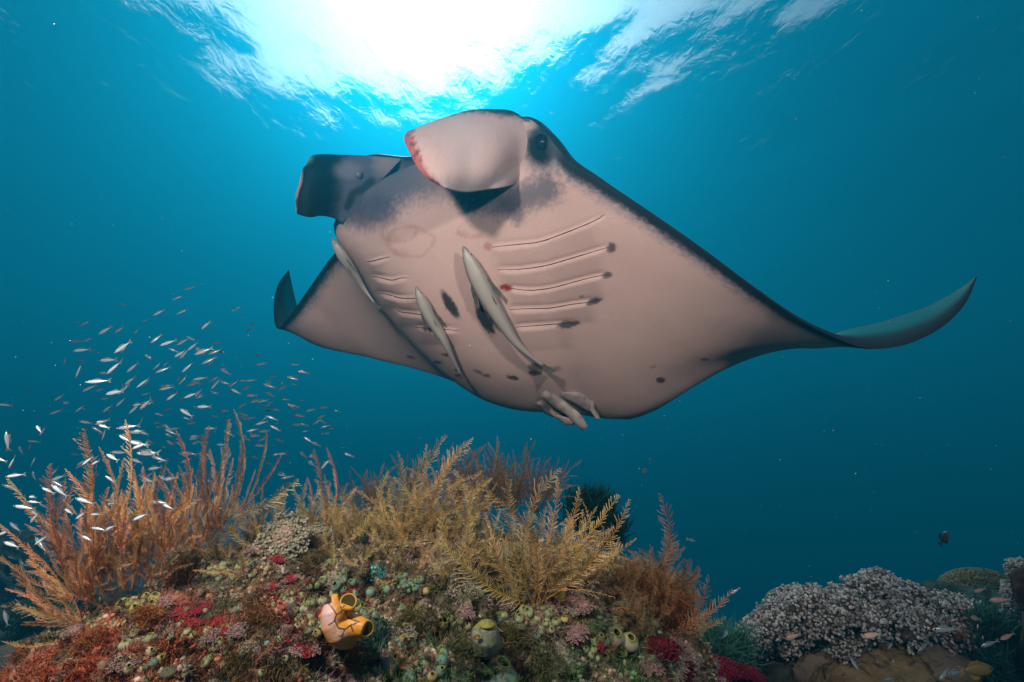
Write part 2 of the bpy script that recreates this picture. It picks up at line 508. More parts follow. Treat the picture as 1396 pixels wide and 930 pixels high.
def manta_pattern(Vw, X2, Y2, lead_d, wing, is_dorsal, is_mouth, dorsal_sun_tint):
    n1 = fbm(Vw * 22, 4, 31); n2 = fbm(Vw * 90, 3, 33); n3 = fbm(Vw * 5, 3, 35); n4 = fbm(Vw * 240, 2, 37)
    base = np.array([0.60, 0.42, 0.375])[None] * (0.95 + 0.1 * n3)[:, None]
    base = base * (0.96 + 0.08 * n4)[:, None]
    pinkf = sstep(0.52, 0.72, n1) * 0.08
    base = base * (1 - pinkf[:, None]) + np.array([0.56, 0.34, 0.29])[None] * pinkf[:, None]
    dark = np.array([0.014, 0.020, 0.026]); lilac = np.array([0.115, 0.12, 0.155]); blue = np.array([0.05, 0.065, 0.095])
    c = base
    def mix(c, col, f):
        f = np.clip(f, 0, 1)[:, None]
        return c * (1 - f) + np.asarray(col)[None] * f
    jag = (0.55 * n2 + 0.45 * n4 - 0.5) * 2.2
    # grey lilac chin band under the lower lip and beside the mouth
    ch = [(440,262),(470,268),(510,262),(560,244),(600,238),(640,246)]
    d, s, t = seg_dist(X2, Y2, ch)
    c = mix(c, lilac, 1.0 * sstep(58, 14, d + 16 * jag + np.where(s > 0, 6, 0)) * (0.75 + 0.25 * sstep(0.9, 0.5, t)))
    d, s, t = seg_dist(X2, Y2, [(448,262),(478,285),(500,292),(520,286)])
    c = mix(c, np.array([0.055, 0.065, 0.11]), 0.85 * sstep(36, 6, d + 10 * jag))
    # patch under the large fin
    d, s, t = seg_dist(X2, Y2, [(648,268),(680,274),(712,270),(745,258)])
    c = mix(c, lilac * 0.85, 0.85 * sstep(34, 6, d + 14 * jag))
    d, s, t = seg_dist(X2, Y2, [(690,280),(705,296)])
    c = mix(c, lilac * 0.8, 0.7 * sstep(18, 3, d + 8 * jag))
    # eye surround
    d = np.hypot((X2 - 739) * 0.95, (Y2 - 200) * 0.8)
    c = mix(c, np.array([0.10, 0.105, 0.13]), 0.9 * sstep(44, 12, d + 7 * jag))
    c = mix(c, dark * 0.35, sstep(27, 13, d + 3 * jag))
    d, s, t = seg_dist(X2, Y2, [(742,178),(758,198),(774,217)])
    c = mix(c, dark * 1.5, 0.9 * sstep(16, 4, d + 3 * jag))
    # red scars on the throat, healed ring marks
    for (ex, ey, rx, ry, col, f) in [(665,336,6,6,(0.40,0.17,0.14),0.7), (630,318,9,5,(0.42,0.22,0.18),0.4), (545,345,12,5,(0.42,0.22,0.18),0.35), (532,325,14,6,(0.45,0.26,0.21),0.35), (690,392,9,4.5,(0.30,0.035,0.03),1.0), (645,322,14,4,(0.44,0.24,0.2),0.35)]:
        d = np.hypot((X2 - ex) / rx, (Y2 - ey) / ry)
        c = mix(c, col, f * sstep(1.25, 0.7, d + 0.25 * jag))
    for (ex, ey, rx, ry) in [(545,318,24,13), (560,330,30,20), (640,316,16,8)]:
        d = np.abs(np.hypot((X2 - ex) / rx, (Y2 - ey) / ry) - 1 + 0.5 * (n1 - 0.5))
        c = mix(c, (0.42, 0.20, 0.15), 0.38 * sstep(0.14, 0.03, d))
    # belly spots: (x, y, half length, half width, angle, strength)
    for (ex, ey, a, b, ang, f) in [(614,416,22,6.5,58,.95),(661,436,24,7.5,60,.97),(673,431,22,6.5,62,.92),(731,500,11,6,-5,.75),(729,508,9,4,0,.9),
         (756,503,10,4,-8,.45),(699,515,8,3,10,.9),(834,338,6,7,0,.8),(828,375,6,4,-10,.8),(811,410,10,4,-12,.9),(776,441,15,4.2,-4,.9),
         (901,518,6,3.8,8,.9),(961,490,6,2.5,5,.6),(890,500,4,2,0,.4),(585,447,10,3.5,8,.8),(609,484,7,2.4,8,.8),(597,494,6,2.3,8,.7),(624,505,5,2.2,10,.8),(625,512,5,2.2,10,.8),
         (560,487,6,2.3,12,.6),(663,512,6,2.4,14,.7),(794,404,3,2,0,.6),(652,507,7,2.4,20,.6),(747,552,8,3,10,.5)]:
        ca, sa = math.cos(math.radians(ang)), math.sin(math.radians(ang))
        u = (X2 - ex) * ca + (Y2 - ey) * sa; v = -(X2 - ex) * sa + (Y2 - ey) * ca
        d = np.hypot(u / a, v / b)
        c = mix(c, (0.022, 0.026, 0.035), f * sstep(1.25, 0.75, d + 0.3 * jag))
    # faint scratches
    for k in range(14):
        r = np.random.default_rng(70 + k)
        x0, y0 = r.uniform(500, 900), r.uniform(300, 540); a = r.uniform(-0.3, 1.2); l = r.uniform(15, 60)
        d, s, t = seg_dist(X2, Y2, [(x0, y0), (x0 + l * math.cos(a), y0 + l * math.sin(a))])
        c = mix(c, (0.68, 0.55, 0.5), 0.3 * sstep(1.6, 0.4, d))
    # the dark leading edge of the wings
    c = mix(c, np.array([0.17, 0.165, 0.19]), wing * 0.9 * sstep(0.095, 0.025, lead_d + 0.03 * jag))
    c = mix(c, dark, wing * sstep(0.055, 0.022, lead_d + 0.014 * jag))
    # back and mouth
    back = dark[None] * (0.8 + 0.6 * n1)[:, None]
    back = back * (1 - dorsal_sun_tint[:, None]) + np.array([0.003, 0.12, 0.135])[None] * dorsal_sun_tint[:, None]
    c = np.where(is_dorsal[:, None], back, c)
    mo = np.array([0.13, 0.14, 0.17])[None] * (0.7 + 0.6 * n1)[:, None]
    c = np.where(is_mouth[:, None], mo, c)
    return np.clip(c, 0, 1)

chl = np.repeat(np.linalg.norm(chord, axis=1), NR)
lead_d = sx * chl                                   # metres from the leading edge
wing = np.where(si < 0.5, sstep(UK[8], UK[7], si), sstep(UK[15], UK[16], si))
# teal sunlight painted into the dorsal colour of the wing tips, between dark margins
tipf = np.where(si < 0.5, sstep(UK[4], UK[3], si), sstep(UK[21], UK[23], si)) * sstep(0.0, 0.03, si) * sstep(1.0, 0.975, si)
tip_sun_tint = tipf * sstep(0.20, 0.62, sx) * sstep(1.0, 0.93, sx)
mouthf = (part_id == 1) & (np.repeat(Mo, NR) > 0.012)
colM = manta_pattern(Vm, X2, Y2, lead_d, wing, part_id == 2, mouthf, tip_sun_tint)
front_dark = (part_id == 1) & ~mouthf
colM[front_dark] = np.where(((si < UK[8]) | (si > UK[15]))[front_dark, None], np.array([[0.014, 0.02, 0.026]]), colM[front_dark])

skin = pmat('manta_skin', rough=0.55, spec=0.08, vcol=True, bump=(220, 0.45, 0.005))
manta = empty('manta_ray', P(700, 420, 2.3))
tag(manta, 'large manta ray with pale pinkish belly and black edged wings gliding over the reef', 'manta ray')
MP = np.array(manta.location)
body_me = fast_mesh('body', Vm - MP, Qm, skin, colM)
manta_body = add('body', body_me, manta)
bm = bmesh.new(); bm.from_mesh(body_me); bmesh.ops.recalc_face_normals(bm, faces=bm.faces); bm.to_mesh(body_me); bm.free()
bvh_m = BVHTree.FromPolygons([Vector(v) for v in Vm], [tuple(int(i) for i in q) for q in Qm])
def on_manta(px, py, lift=0.0):
    r = ray_of(px, py).normalized()
    h = bvh_m.ray_cast(Vector((0, 0, 0)), r)
    if h[0] is None:
        h = bvh_m.find_nearest(r * 2.4)
    n = h[1]
    if n.dot(r) > 0: n = -n
    return h[0] + n * lift, n

def tube(path, radii, sides=6, flat=1.0, up=None):
    """vertices and quads of a tube through points; radii per point"""
    path = [Vector(p) for p in path]
    n = len(path)
    VV, QQ = [], []
    prev = None
    for i, p in enumerate(path):
        t = (path[min(i + 1, n - 1)] - path[max(i - 1, 0)]).normalized()
        a = (Vector(up) if up is not None else (prev if prev is not None else Vector((0.3, 0.2, 0.93))))
        a = (a - t * a.dot(t))
        if a.length < 1e-5: a = t.orthogonal()
        a.normalize(); b = t.cross(a)
        prev = a
        for k in range(sides):
            th = 2 * math.pi * k / sides
            VV.append(p + (a * math.cos(th) * flat + b * math.sin(th)) * radii[i])
    for i in range(n - 1):
        for k in range(sides):
            QQ.append((i * sides + k, i * sides + (k + 1) % sides, (i + 1) * sides + (k + 1) % sides, (i + 1) * sides + k))
    QQ.append(tuple(range(sides))[::-1]); QQ.append(tuple((n - 1) * sides + k for k in range(sides)))
    return VV, QQ

def resample(poly, n):
    return catmull(np.asarray(poly, float), n, np.asarray(poly, float))

gill_mat = pmat('gill_slit', (0.05, 0.032, 0.03), 0.6, 0.2, noise=(60, (0.03, 0.03, 0.035), 0.4, 0.6))
for poly in GILLS_R + GILLS_L:
    pts = resample(poly, 26)
    path, rad = [], []
    for i, (a, b) in enumerate(pts):
        q, n = on_manta(a, b, 0.0008)
        path.append(q - Vector(MP)); rad.append(0.0022 * (0.35 + 0.65 * math.sin(math.pi * (i + 1) / 27)))
    v, f = tube(path, rad, 5)
    add('gill_slit', mesh_from('gill_slit', v, f, gill_mat), manta)

# ---- cephalic fins: scooped paddles reaching forward from the corners of the head
def paddle(stations, nu, nv, curl, thick, name, colour_fn):
    """stations: polylines (px,py,d) from root to free end; surface lofted through them, thickened"""
    K = np.stack([Pn(resample(st, nv)).reshape(-1) for st in stations])
    s = np.linspace(0, 1, nu)
    G = catmull(K, nu, K).reshape(nu, nv, 3)
    w = np.linspace(0, 1, nv)
    du = np.gradient(G, axis=0); dv = np.gradient(G, axis=1)
    n = np.cross(du, dv); n /= np.linalg.norm(n, axis=2)[..., None] + 1e-9
    if np.mean(np.sum(n * G, 2)) > 0: n = -n
    G = G + n * (curl * np.sin(math.pi * w)[None, :] * (0.4 + 0.6 * np.sin(math.pi * (0.15 + 0.7 * s)))[:, None])[..., None]
    tk = thick * (np.sin(math.pi * np.clip(w, 0.02, 0.98)) ** 0.5)[None, :] * (np.clip(1.02 - s ** 6, 0.08, 1))[:, None]
    front = G + n * tk[..., None]; back = G - n * tk[..., None]
    ringp = np.concatenate([front, back[:, ::-1]], 1)
    NRp = ringp.shape[1]
    V = ringp.reshape(-1, 3)
    Q = grid_quads(nu, NRp, wrap_v=True)
    cap = [((nu - 1) * NRp + j, (nu - 1) * NRp + j + 1, (nu - 1) * NRp + NRp - 2 - j, (nu - 1) * NRp + NRp - 1 - j) for j in range(nv - 1)]
    Q = np.concatenate([Q, np.array(cap)], 0)
    isback = np.tile(np.concatenate([np.zeros(nv), np.ones(nv)]), nu) > 0
    ss = np.repeat(s, NRp); wv = np.tile(np.concatenate([w, w[::-1]]), nu)
    col = colour_fn(V, ss, wv, isback)
    me = fast_mesh(name, V - MP, Q, skin, col)
    bm = bmesh.new(); bm.from_mesh(me); bmesh.ops.recalc_face_normals(bm, faces=bm.faces); bm.to_mesh(me); bm.free()
    return add(name, me, manta)

def fin_right_col(V, s, w, back):
    p = to_px(V); X, Y = p[:, 0], p[:, 1]
    n2 = fbm(V * 90, 3, 41); n3 = fbm(V * 9, 3, 43)
    c = np.array([0.48, 0.335, 0.305])[None] * (0.86 + 0.28 * n3)[:, None]
    def mix(c, col, f):
        f = np.clip(f, 0, 1)[:, None]; return c * (1 - f) + np.asarray(col)[None] * f
    c = c * (0.92 + 0.16 * fbm(V * np.array([160, 160, 30]), 3, 47))[:, None]
    c = mix(c, (0.44, 0.37, 0.36), 0.55 * sstep(0.30, 0.60, s) * sstep(0.9, 0.6, s))
    c = mix(c, (0.30, 0.28, 0.30), 0.6 * sstep(0.72, 0.98, w + 0.1 * (n2 - 0.5)))
    top = sstep(0.17, 0.05, w + 0.12 * (n2 - 0.5) + 0.30 * np.abs(s - 0.30))
    c = mix(c, (0.015, 0.025, 0.03), top)
    end = sstep(0.905, 0.945, s + 0.06 * (n2 - 0.5) + 0.03 * (0.5 - w))
    c = mix(c, (0.42, 0.10, 0.09), end * 0.95)
    c = mix(c, (0.12, 0.05, 0.05), end * sstep(0.52, 0.62, n2) * 0.8)
    c[back] = np.array([0.02, 0.026, 0.032])
    return c
def hug(pts, off):
    out = []
    for (a_, b_) in pts:
        q_, n_ = on_manta(a_, b_)
        out.append((a_, b_, float(-(np.array(q_) @ CR)[2]) + off))
    return out
paddle([hug([(724,172),(722,188),(717,208),(711,230),(704,250)], 0.030),
        [(704,155,1.885)] + hug([(704,181),(700,206),(696,230)], -0.012) + [(688,255,1.815)],
        [(672,150,1.845),(670,180,1.800),(668,207,1.770),(664,234,1.745),(660,259,1.755)],
        [(638,152,1.805),(637,180,1.755),(636,208,1.720),(634,236,1.690),(634,262,1.698)],
        [(598,164,1.755),(600,185,1.712),(606,210,1.672),(611,236,1.638),(615,259,1.640)],
        [(568,175,1.720),(566,190,1.690),(578,213,1.645),(592,238,1.615),(607,256,1.618)],
        [(555,180,1.735),(552,190,1.705),(561,212,1.660),(578,238,1.630),(599,254,1.622)]], 90, 44, 0.014, 0.016, 'cephalic_fin', fin_right_col)

def fin_left_col(V, s, w, back):
    p = to_px(V); X, Y = p[:, 0], p[:, 1]
    n2 = fbm(V * 60, 3, 45); n1 = fbm(V * 25, 3, 46)
    c = np.tile(np.array([[0.0035, 0.010, 0.013]]), (len(V), 1)) * (0.6 + 0.8 * n2)[:, None]
    def mix(c, col, f):
        f = np.clip(f, 0, 1)[:, None]; return c * (1 - f) + np.asarray(col)[None] * f
    j = 14 * (n2 - 0.5)
    face = sstep(452, 476, X + j + 0.15 * (Y - 250))
    c = mix(c, (0.075, 0.085, 0.125), face)
    c = mix(c, (0.24, 0.21, 0.215), sstep(500, 524, X + j) * sstep(250, 228, Y + j))
    d = np.hypot((X - 474) / 22, (Y - 232) / 15); c = mix(c, (0.17, 0.165, 0.19), 0.7 * sstep(1.2, 0.4, d + 0.3 * (n1 - 0.5)))
    d, s_, t_ = seg_dist(X, Y, [(474,282),(481,264),(497,256),(506,247)]); c = mix(c, (0.008, 0.014, 0.018), 0.9 * sstep(9, 2, d))
    c = mix(c, (0.45, 0.27, 0.21), sstep(0.925, 0.95, s + 0.03 * (n2 - 0.5)) * sstep(0.18, 0.3, w) * (0.35 + 0.65 * (n1 > 0.45)))
    c = mix(c, (0.12, 0.26, 0.26), sstep(0.78, 0.93, s) * sstep(0.22, 0.06, w))  # cyan rim of sunlight painted along the top edge near the free end
    return c
paddle([[(548,217,2.15),(536,229,2.125),(520,246,2.105),(498,268,2.095),(466,304,2.12)],
        [(500,213,2.11),(492,228,2.085),(482,246,2.07),(468,268,2.065),(454,297,2.09)],
        [(462,211.5,2.05),(456,230,2.02),(450,250,2.005),(442,272,2.00),(436,294,2.02)],
        [(436,211,2.00),(430,228,1.965),(426,248,1.95),(420,270,1.945),(420,296,1.965)],
        [(424,213,1.99),(418,228,1.955),(415,248,1.94),(409,270,1.935),(406,292,1.955)],
        [(419,219,1.975),(415,231,1.94),(411,250,1.925),(405,272,1.92),(404,289,1.94)]], 70, 40, -0.012, 0.012, 'cephalic_fin', fin_left_col)

# eye on the side of the head, and the nub at the corner of the mouth
def blob(name, c, rx, ry, rz, rot, mat, parent, off, seg=16):
    bm = bmesh.new()
    bmesh.ops.create_uvsphere(bm, u_segments=seg, v_segments=max(6, seg // 2), radius=1.0)
    M = Matrix.Translation(Vector(c) - Vector(off)) @ rot.to_matrix().to_4x4() @ Matrix.Diagonal((rx, ry, rz, 1))
    bmesh.ops.transform(bm, matrix=M, verts=bm.verts)
    me = bpy.data.meshes.new(name); bm.to_mesh(me); bm.free()
    me.polygons.foreach_set('use_smooth', [True] * len(me.polygons)); me.materials.append(mat)
    return add(name, me, parent)
eye_mat = pmat('manta_eye', (0.006, 0.007, 0.008), 0.15, 0.35)
q, n = on_manta(738, 194)
rot = n.to_track_quat('Z', 'Y')
eye = blob('eye', q - n * 0.009, 0.017, 0.021, 0.017, rot, eye_mat, manta, MP)
lid_mat = pmat('manta_eyelid', (0.006, 0.008, 0.010), 0.9, 0.02)
up = Vector((0, 0, 1))
ring_pts = []
a = (up - n * up.dot(n)).normalized(); b = n.cross(a)
for k in range(25):
    th = 2 * math.pi * k / 24
    ring_pts.append(q - n * 0.001 + a * (0.024 * math.cos(th)) + b * (0.019 * math.sin(th)) - Vector(eye.location) - Vector(MP))
v, f = tube(ring_pts, [0.006] * 25, 7)
add('eyelid', mesh_from('eyelid', v, f, lid_mat), eye)
nub_mat = pmat('mouth_corner', (0.15, 0.15, 0.17), 0.35, 0.5)
blob('mouth_nub', P(490, 238, 2.068), 0.011, 0.016, 0.02, n.to_track_quat('Z', 'Y'), nub_mat, manta, MP)

# pelvic fins and claspers at the tail root
def finger(pts, rad, name, col, flat=0.45):
    if name != 'tail':
        pts = [(a_, b_, min(c_, float(-(np.array(on_manta(a_, b_)[0]) @ CR)[2]) - 0.012)) for a_, b_, c_ in pts]
    A = resample(pts, 14)
    path = [Vector(p) - Vector(MP) for p in Pn(A)]
    rr = np.interp(np.linspace(0, 1, 14), np.linspace(0, 1, len(rad)), rad)
    v, f = tube(path, rr, 10, flat, up=(Vector((0, -0.6, -0.8))))
    return add(name, mesh_from(name, v, f, col), manta)
pel = pmat('pelvic_skin', (0.40, 0.34, 0.31), 0.55, 0.3, noise=(30, (0.26, 0.22, 0.21), 0.4, 0.65), bump=(120, 0.3, 0.004))
finger([(740,536,2.66),(762,550,2.63),(782,566,2.62),(798,584,2.66)], [0.02, 0.034, 0.032, 0.030, 0.018], 'clasper', pel, 0.6)
finger([(735,548,2.70),(752,560,2.69),(768,573,2.70),(782,578,2.73)], [0.015, 0.036, 0.040, 0.026, 0.010], 'pelvic_fin', pel, 0.35)
finger([(765,537,2.60),(787,543,2.57),(805,553,2.58),(815,571,2.62)], [0.012, 0.034, 0.046, 0.040, 0.014], 'pelvic_fin', pel, 0.35)
finger([(768,562,2.76),(772,563,3.1),(776,565,3.6),(780,566,4.1)], [0.035, 0.022, 0.014, 0.006], 'tail', pmat('tail_skin', (0.03, 0.035, 0.04), 0.6, 0.3), 1.0)

# ------------------------------------------------------------------ remoras riding under the manta
rem_mat = pmat('remora_skin', vcol=True, rough=0.4, spec=0.5, bump=(300, 0.2, 0.002))
rem_fin = pmat('remora_fin', (0.20, 0.19, 0.17), 0.5, 0.3, trans=0.3, noise=(80, (0.12, 0.12, 0.11), 0.4, 0.6))
def remora(pts, width, lift, label, side=1):
    A = resample(pts, 40)
    path = []
    nn = []
    for i, (a, b) in enumerate(A):
        q, n = on_manta(a, b, lift)
        path.append(q); nn.append(n)
    # smooth the axis
    pa = np.array([list(p) for p in path])
    for _ in range(20): pa[1:-1] = 0.25 * pa[:-2] + 0.5 * pa[1:-1] + 0.25 * pa[2:]
    # straighten depth a little so the fish is stiff
    n0 = sum(nn, Vector()) / len(nn); n0.normalize()
    root = empty('remora', Vector(pa[0]))
    tag(root, label, 'remora', 'remoras under the manta ray')
    off = Vector(pa[0])
    s = np.linspace(0, 1, 40)
    wprof = width * np.interp(s, [0, .03, .10, .22, .35, .55, .75, .90, .95, 1.0], [.10, .28, .62, .90, .90, .72, .44, .24, .19, .16])
    V, C = [], []
    sides = 18
    for i in range(40):
        p = Vector(pa[i]); t = Vector(pa[min(i + 1, 39)]) - Vector(pa[max(i - 1, 0)]); t.normalize()
        n = (n0 - t * n0.dot(t)).normalized(); bvec = t.cross(n)
        for k in range(sides):
            th = 2 * math.pi * k / sides
            cz = math.cos(th); sy = math.sin(th)
            V.append(p - off + n * cz * wprof[i] * 0.92 + bvec * sy * wprof[i])
            low = 0.5 + 0.5 * cz
            col = np.array([0.40, 0.37, 0.33]) * (0.55 + 0.5 * low)
            stripe = math.exp(-((cz - 0.42) / 0.20) ** 2) * (1 if sy * side > 0 else 0.25)
            col = col * (1 - 0.88 * stripe * (1 if s[i] < 0.9 else 0.3))
            if s[i] < 0.05: col = col * 0.6
            C.append(col)
    Q = [tuple(q) for q in grid_quads(40, sides, wrap_v=True)]
    Q.append(tuple(range(sides))); Q.append(tuple(39 * sides + k for k in range(sides))[::-1])
    add('body', mesh_from('body', V, Q, rem_mat, colors=C), root)
    for sgn in (1, -1):
        t = (Vector(pa[4]) - Vector(pa[2])).normalized(); n = (n0 - t * n0.dot(t)).normalized(); bb = t.cross(n) * sgn
        blob('eye', Vector(pa[3]) + bb * wprof[3] * 0.88 + n * wprof[3] * 0.25, width * 0.11, width * 0.11, width * 0.07, bb.to_track_quat('Z', 'Y'), eye_mat, root, off, 10)
    # tail fin
    def fin(name, outline, ax, ay, at):
        v = [at + ax * u + ay * w for u, w in outline]
        nrm_ = ax.cross(ay).normalized() * 0.0012
        vv = [p + nrm_ for p in v] + [p - nrm_ for p in v]
        m = len(v)
        ff = [tuple(range(m)), tuple(range(2 * m - 1, m - 1, -1))] + [(k, (k + 1) % m, m + (k + 1) % m, m + k) for k in range(m)]
        add(name, mesh_from(name, vv, ff, rem_fin, smooth=False), root)
    tl = (Vector(pa[-1]) - Vector(pa[-3])).normalized()
    nl = (n0 - tl * n0.dot(tl)).normalized()
    bl = tl.cross(nl)
    W = width
    fin('tail_fin', [(-.5*W, .12*W), (.8*W, .36*W), (1.7*W, .55*W), (1.5*W, 0), (1.7*W, -.55*W), (.8*W, -.36*W), (-.5*W, -.12*W)], tl, (bl * 0.75 + nl * 0.6).normalized(), Vector(pa[-1]) - off)
    for sgn in (1, -1):
        i = 10
        t = (Vector(pa[i + 1]) - Vector(pa[i - 1])).normalized(); n = (n0 - t * n0.dot(t)).normalized(); bb = t.cross(n) * sgn
        fin('pectoral_fin', [(0, .8*W), (.6*W, 1.15*W), (2.1*W, 1.5*W), (2.4*W, 1.2*W), (1.3*W, .85*W)], t, bb, Vector(pa[i]) - off)
    for sgn in (1, -1):
        i = 13
        t = (Vector(pa[i + 1]) - Vector(pa[i - 1])).normalized(); n = (n0 - t * n0.dot(t)).normalized(); bb = (t.cross(n) * sgn * 0.6 + n * 0.5).normalized()
        fin('pelvic_fin', [(0, .55*W), (.9*W, .9*W), (1.7*W, .9*W), (1.1*W, .5*W)], t, bb, Vector(pa[i]) - off)
    return root
remora([(636,332),(650,365),(668,402),(692,440),(716,468),(738,488)], 0.040, 0.055, 'largest remora clinging beside the manta ray gill slits with a dark lateral stripe')
remora([(573,386),(584,410),(600,440),(616,468),(633,500)], 0.030, 0.045, 'mid sized grey remora lying along the middle of the manta ray belly')
remora([(461,322),(474,343),(488,364),(503,388),(518,408)], 0.028, 0.03, 'small tan remora hugging the flank of the manta ray beside the shorter wing')

# ================================================================== reef pinnacle in front of the camera
RC = np.array([-0.38, 1.45]); RA, RBk, RF = 0.80, 0.75, 0.78
def reef_color(Vw, X, Y):
    """colour of the growth that covers the rock"""
    n1 = fbm(Vw * 9, 4, 51); n2 = fbm(Vw * 23, 3, 53); n3 = fbm(Vw * 60, 3, 55); n4 = fbm(Vw * 14 + 5, 3, 57)
    def mix(c, col, f):
        f = np.clip(f, 0, 1)[:, None]; return c * (1 - f) + np.asarray(col)[None] * f
    c = np.tile(np.array([[0.085, 0.070, 0.040]]), (len(Vw), 1))
    c = mix(c, (0.040, 0.058, 0.026), sstep(0.45, 0.62, n1))
    c = mix(c, (0.16, 0.125, 0.07), sstep(0.52, 0.66, n2) * 0.8)
    c = mix(c, (0.27, 0.18, 0.155), sstep(0.57, 0.70, n4) * 0.75)                 # pinkish coralline crust
    left = sstep(430, 200, X) * sstep(760, 830, Y)
    c = mix(c, (0.27, 0.060, 0.022), left * sstep(0.42, 0.58, n2) * 0.9)
    c = mix(c, (0.34, 0.105, 0.05), left * sstep(0.56, 0.68, n1) * 0.8)
    mid = np.exp(-((X - 420) / 70) ** 2 - ((Y - 850) / 60) ** 2)
    c = mix(c, (0.24, 0.05, 0.035), mid * sstep(0.46, 0.6, n2))
    grn = sstep(480, 560, X) * sstep(800, 850, Y) * sstep(950, 850, X)
    c = mix(c, (0.08, 0.135, 0.055), grn * sstep(0.40, 0.58, n1) * 0.8)
    c = mix(c, (0.30, 0.30, 0.22), grn * sstep(0.60, 0.74, n2) * 0.6)
    tq = np.exp(-((X - 512) / 15) ** 2 - ((Y - 781) / 11) ** 2)
    c = mix(c, (0.05, 0.30, 0.30), sstep(0.3, 0.6, tq))
    c = np.clip(c * 1.35, 0, 0.6)
    c = mix(c, (0.55, 0.44, 0.42), sstep(0.64, 0.78, n3) * 0.4)
    c = mix(c, (0.012, 0.012, 0.010), sstep(0.40, 0.28, n3) * 0.7)
    return c

rock_mat = pmat('reef_rock', vcol=True, rough=0.85, spec=0.15, bump=(90, 0.9, 0.012))
NA, NT, NSD = 560, 230, 130
th = np.linspace(0, 2 * math.pi, NA, endpoint=False)
rr = np.concatenate([np.linspace(0.0, 1.0, NT) ** 0.8, np.ones(NSD)])
dz = np.concatenate([np.zeros(NT), np.linspace(0, 1, NSD + 1)[1:] ** 2.2])
ca, sa = np.cos(th), np.sin(th)
ro = 1 + 0.10 * np.sin(3 * th + 1) + 0.06 * np.sin(5 * th + 2) + 0.04 * np.sin(9 * th)
by = np.where(sa > 0, RBk, RF)
flare = 1 + 0.5 * dz
gxr = RC[0] + (rr * flare)[:, None] * (np.where(ca < 0, 0.71, RA) * ca * ro)[None]
gyr = RC[1] + (rr * flare)[:, None] * (by * sa * ro)[None]
top = -0.105 - 0.10 * rr[:, None] ** 2 - 0.16 * np.clip(-(gyr - 1.35), 0, 1) - 0.20 * rr[:, None] ** 6
top = top - 0.05 * np.clip((gxr - 0.0) / 0.4, 0, 1)
gzr = top - 26.0 * dz[:, None]
Vr = np.stack([gxr, gyr, gzr], -1)
nr = np.stack([(ca / RA)[None] * rr[:, None], (sa / by)[None] * rr[:, None], np.where(dz > 0, 0.05, 1.1 - rr)[:, None] * np.ones((1, NA)) + 0.12], -1)
nr /= np.linalg.norm(nr, axis=2)[..., None]
Vf = Vr.reshape(-1, 3); Nf = nr.reshape(-1, 3)
dsp = 0.18 * (fbm(Vf * 3.2, 3, 61) - 0.5) + 0.15 * (fbm(Vf * 9, 3, 62) - 0.5) + 0.055 * (fbm(Vf * 26, 3, 63) - 0.5)
cell = np.abs(fbm(Vf * 14, 2, 64) - 0.5)
dsp -= 0.05 * np.exp(-(cell / 0.03) ** 2)
side = np.repeat(dz > 0, NA)
dsp = dsp * np.where(side, 1 + 14 * np.repeat(dz, NA), 1)
Vf = Vf + Nf * dsp[:, None]
Qr = grid_quads(NT + NSD, NA, wrap_v=True)
pr = to_px(Vf)
reef_me = fast_mesh('reef_rock', Vf, Qr, rock_mat, reef_color(Vf, pr[:, 0], pr[:, 1]))
reef = tag(add('reef_rock', reef_me), 'rugged reef pinnacle crusted with red and olive growth', kind='structure')
bvh_r = BVHTree.FromPolygons([Vector(v) for v in Vf], [tuple(int(i) for i in q) for q in Qr])
def on_rock(px, py):
    r = ray_of(px, py).normalized()
    h = bvh_r.ray_cast(Vector((0, 0, 0)), r)
    if h[0] is None:
        h = bvh_r.find_nearest(r * 1.38)
    n = h[1]
    if n.dot(r) > 0: n = -n
    return h[0], n
def depth_of(v):
    return float(-(np.array(v) @ CR)[2])

# ---- turf and crust of the rock: uncountable small growth
def rand_surface(n, x0, x1, y0, y1, rng):
    P_, N_ = [], []
    for _ in range(n):
        px, py = rng.uniform(x0, x1), rng.uniform(y0, y1)
        r = ray_of(px, py).normalized()
        h = bvh_r.ray_cast(Vector((0, 0, 0)), r)
        if h[0] is None: continue
        nn = h[1] if h[1].dot(r) < 0 else -h[1]
        P_.append(h[0]); N_.append(nn)
    return np.array(P_), np.array(N_)
rg = np.random.default_rng(77)
tp, tn = rand_surface(27000, -20, 1000, 690, 985, rg)
n = len(tp)
d3 = rg.normal(0, 1, (n, 3)); 
Vt, Tt, Ct = [], [], []
pt = to_px(tp)
tc_ = reef_color(tp, pt[:, 0], pt[:, 1])
kb = 4
for k in range(kb):
    dirn = tn + rg.normal(0, 0.55, (n, 3)); dirn /= np.linalg.norm(dirn, axis=1)[:, None]
    sidev = np.cross(dirn, rg.normal(0, 1, (n, 3))); sidev /= np.linalg.norm(sidev, axis=1)[:, None]
    L_ = rg.uniform(0.004, 0.015, n)[:, None]
    w_ = rg.uniform(0.0005, 0.0014, n)[:, None]
    b0 = tp + rg.normal(0, 0.003, (n, 3))
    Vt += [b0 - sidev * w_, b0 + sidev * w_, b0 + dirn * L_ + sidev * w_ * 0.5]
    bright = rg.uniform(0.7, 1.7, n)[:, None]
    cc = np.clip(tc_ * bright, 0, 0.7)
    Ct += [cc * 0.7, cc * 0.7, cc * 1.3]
Vt = np.stack(Vt, 1).reshape(-1, 3); Ct = np.stack(Ct, 1).reshape(-1, 3)
Tt = np.arange(len(Vt)).reshape(-1, 3)
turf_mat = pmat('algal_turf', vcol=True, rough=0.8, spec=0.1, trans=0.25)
tag(add('algal_turf', fast_mesh('algal_turf', Vt, Tt, turf_mat, Ct, smooth=False, tri=True)), 'short olive and rusty algal turf covering the reef rock', 'algae', kind='stuff')

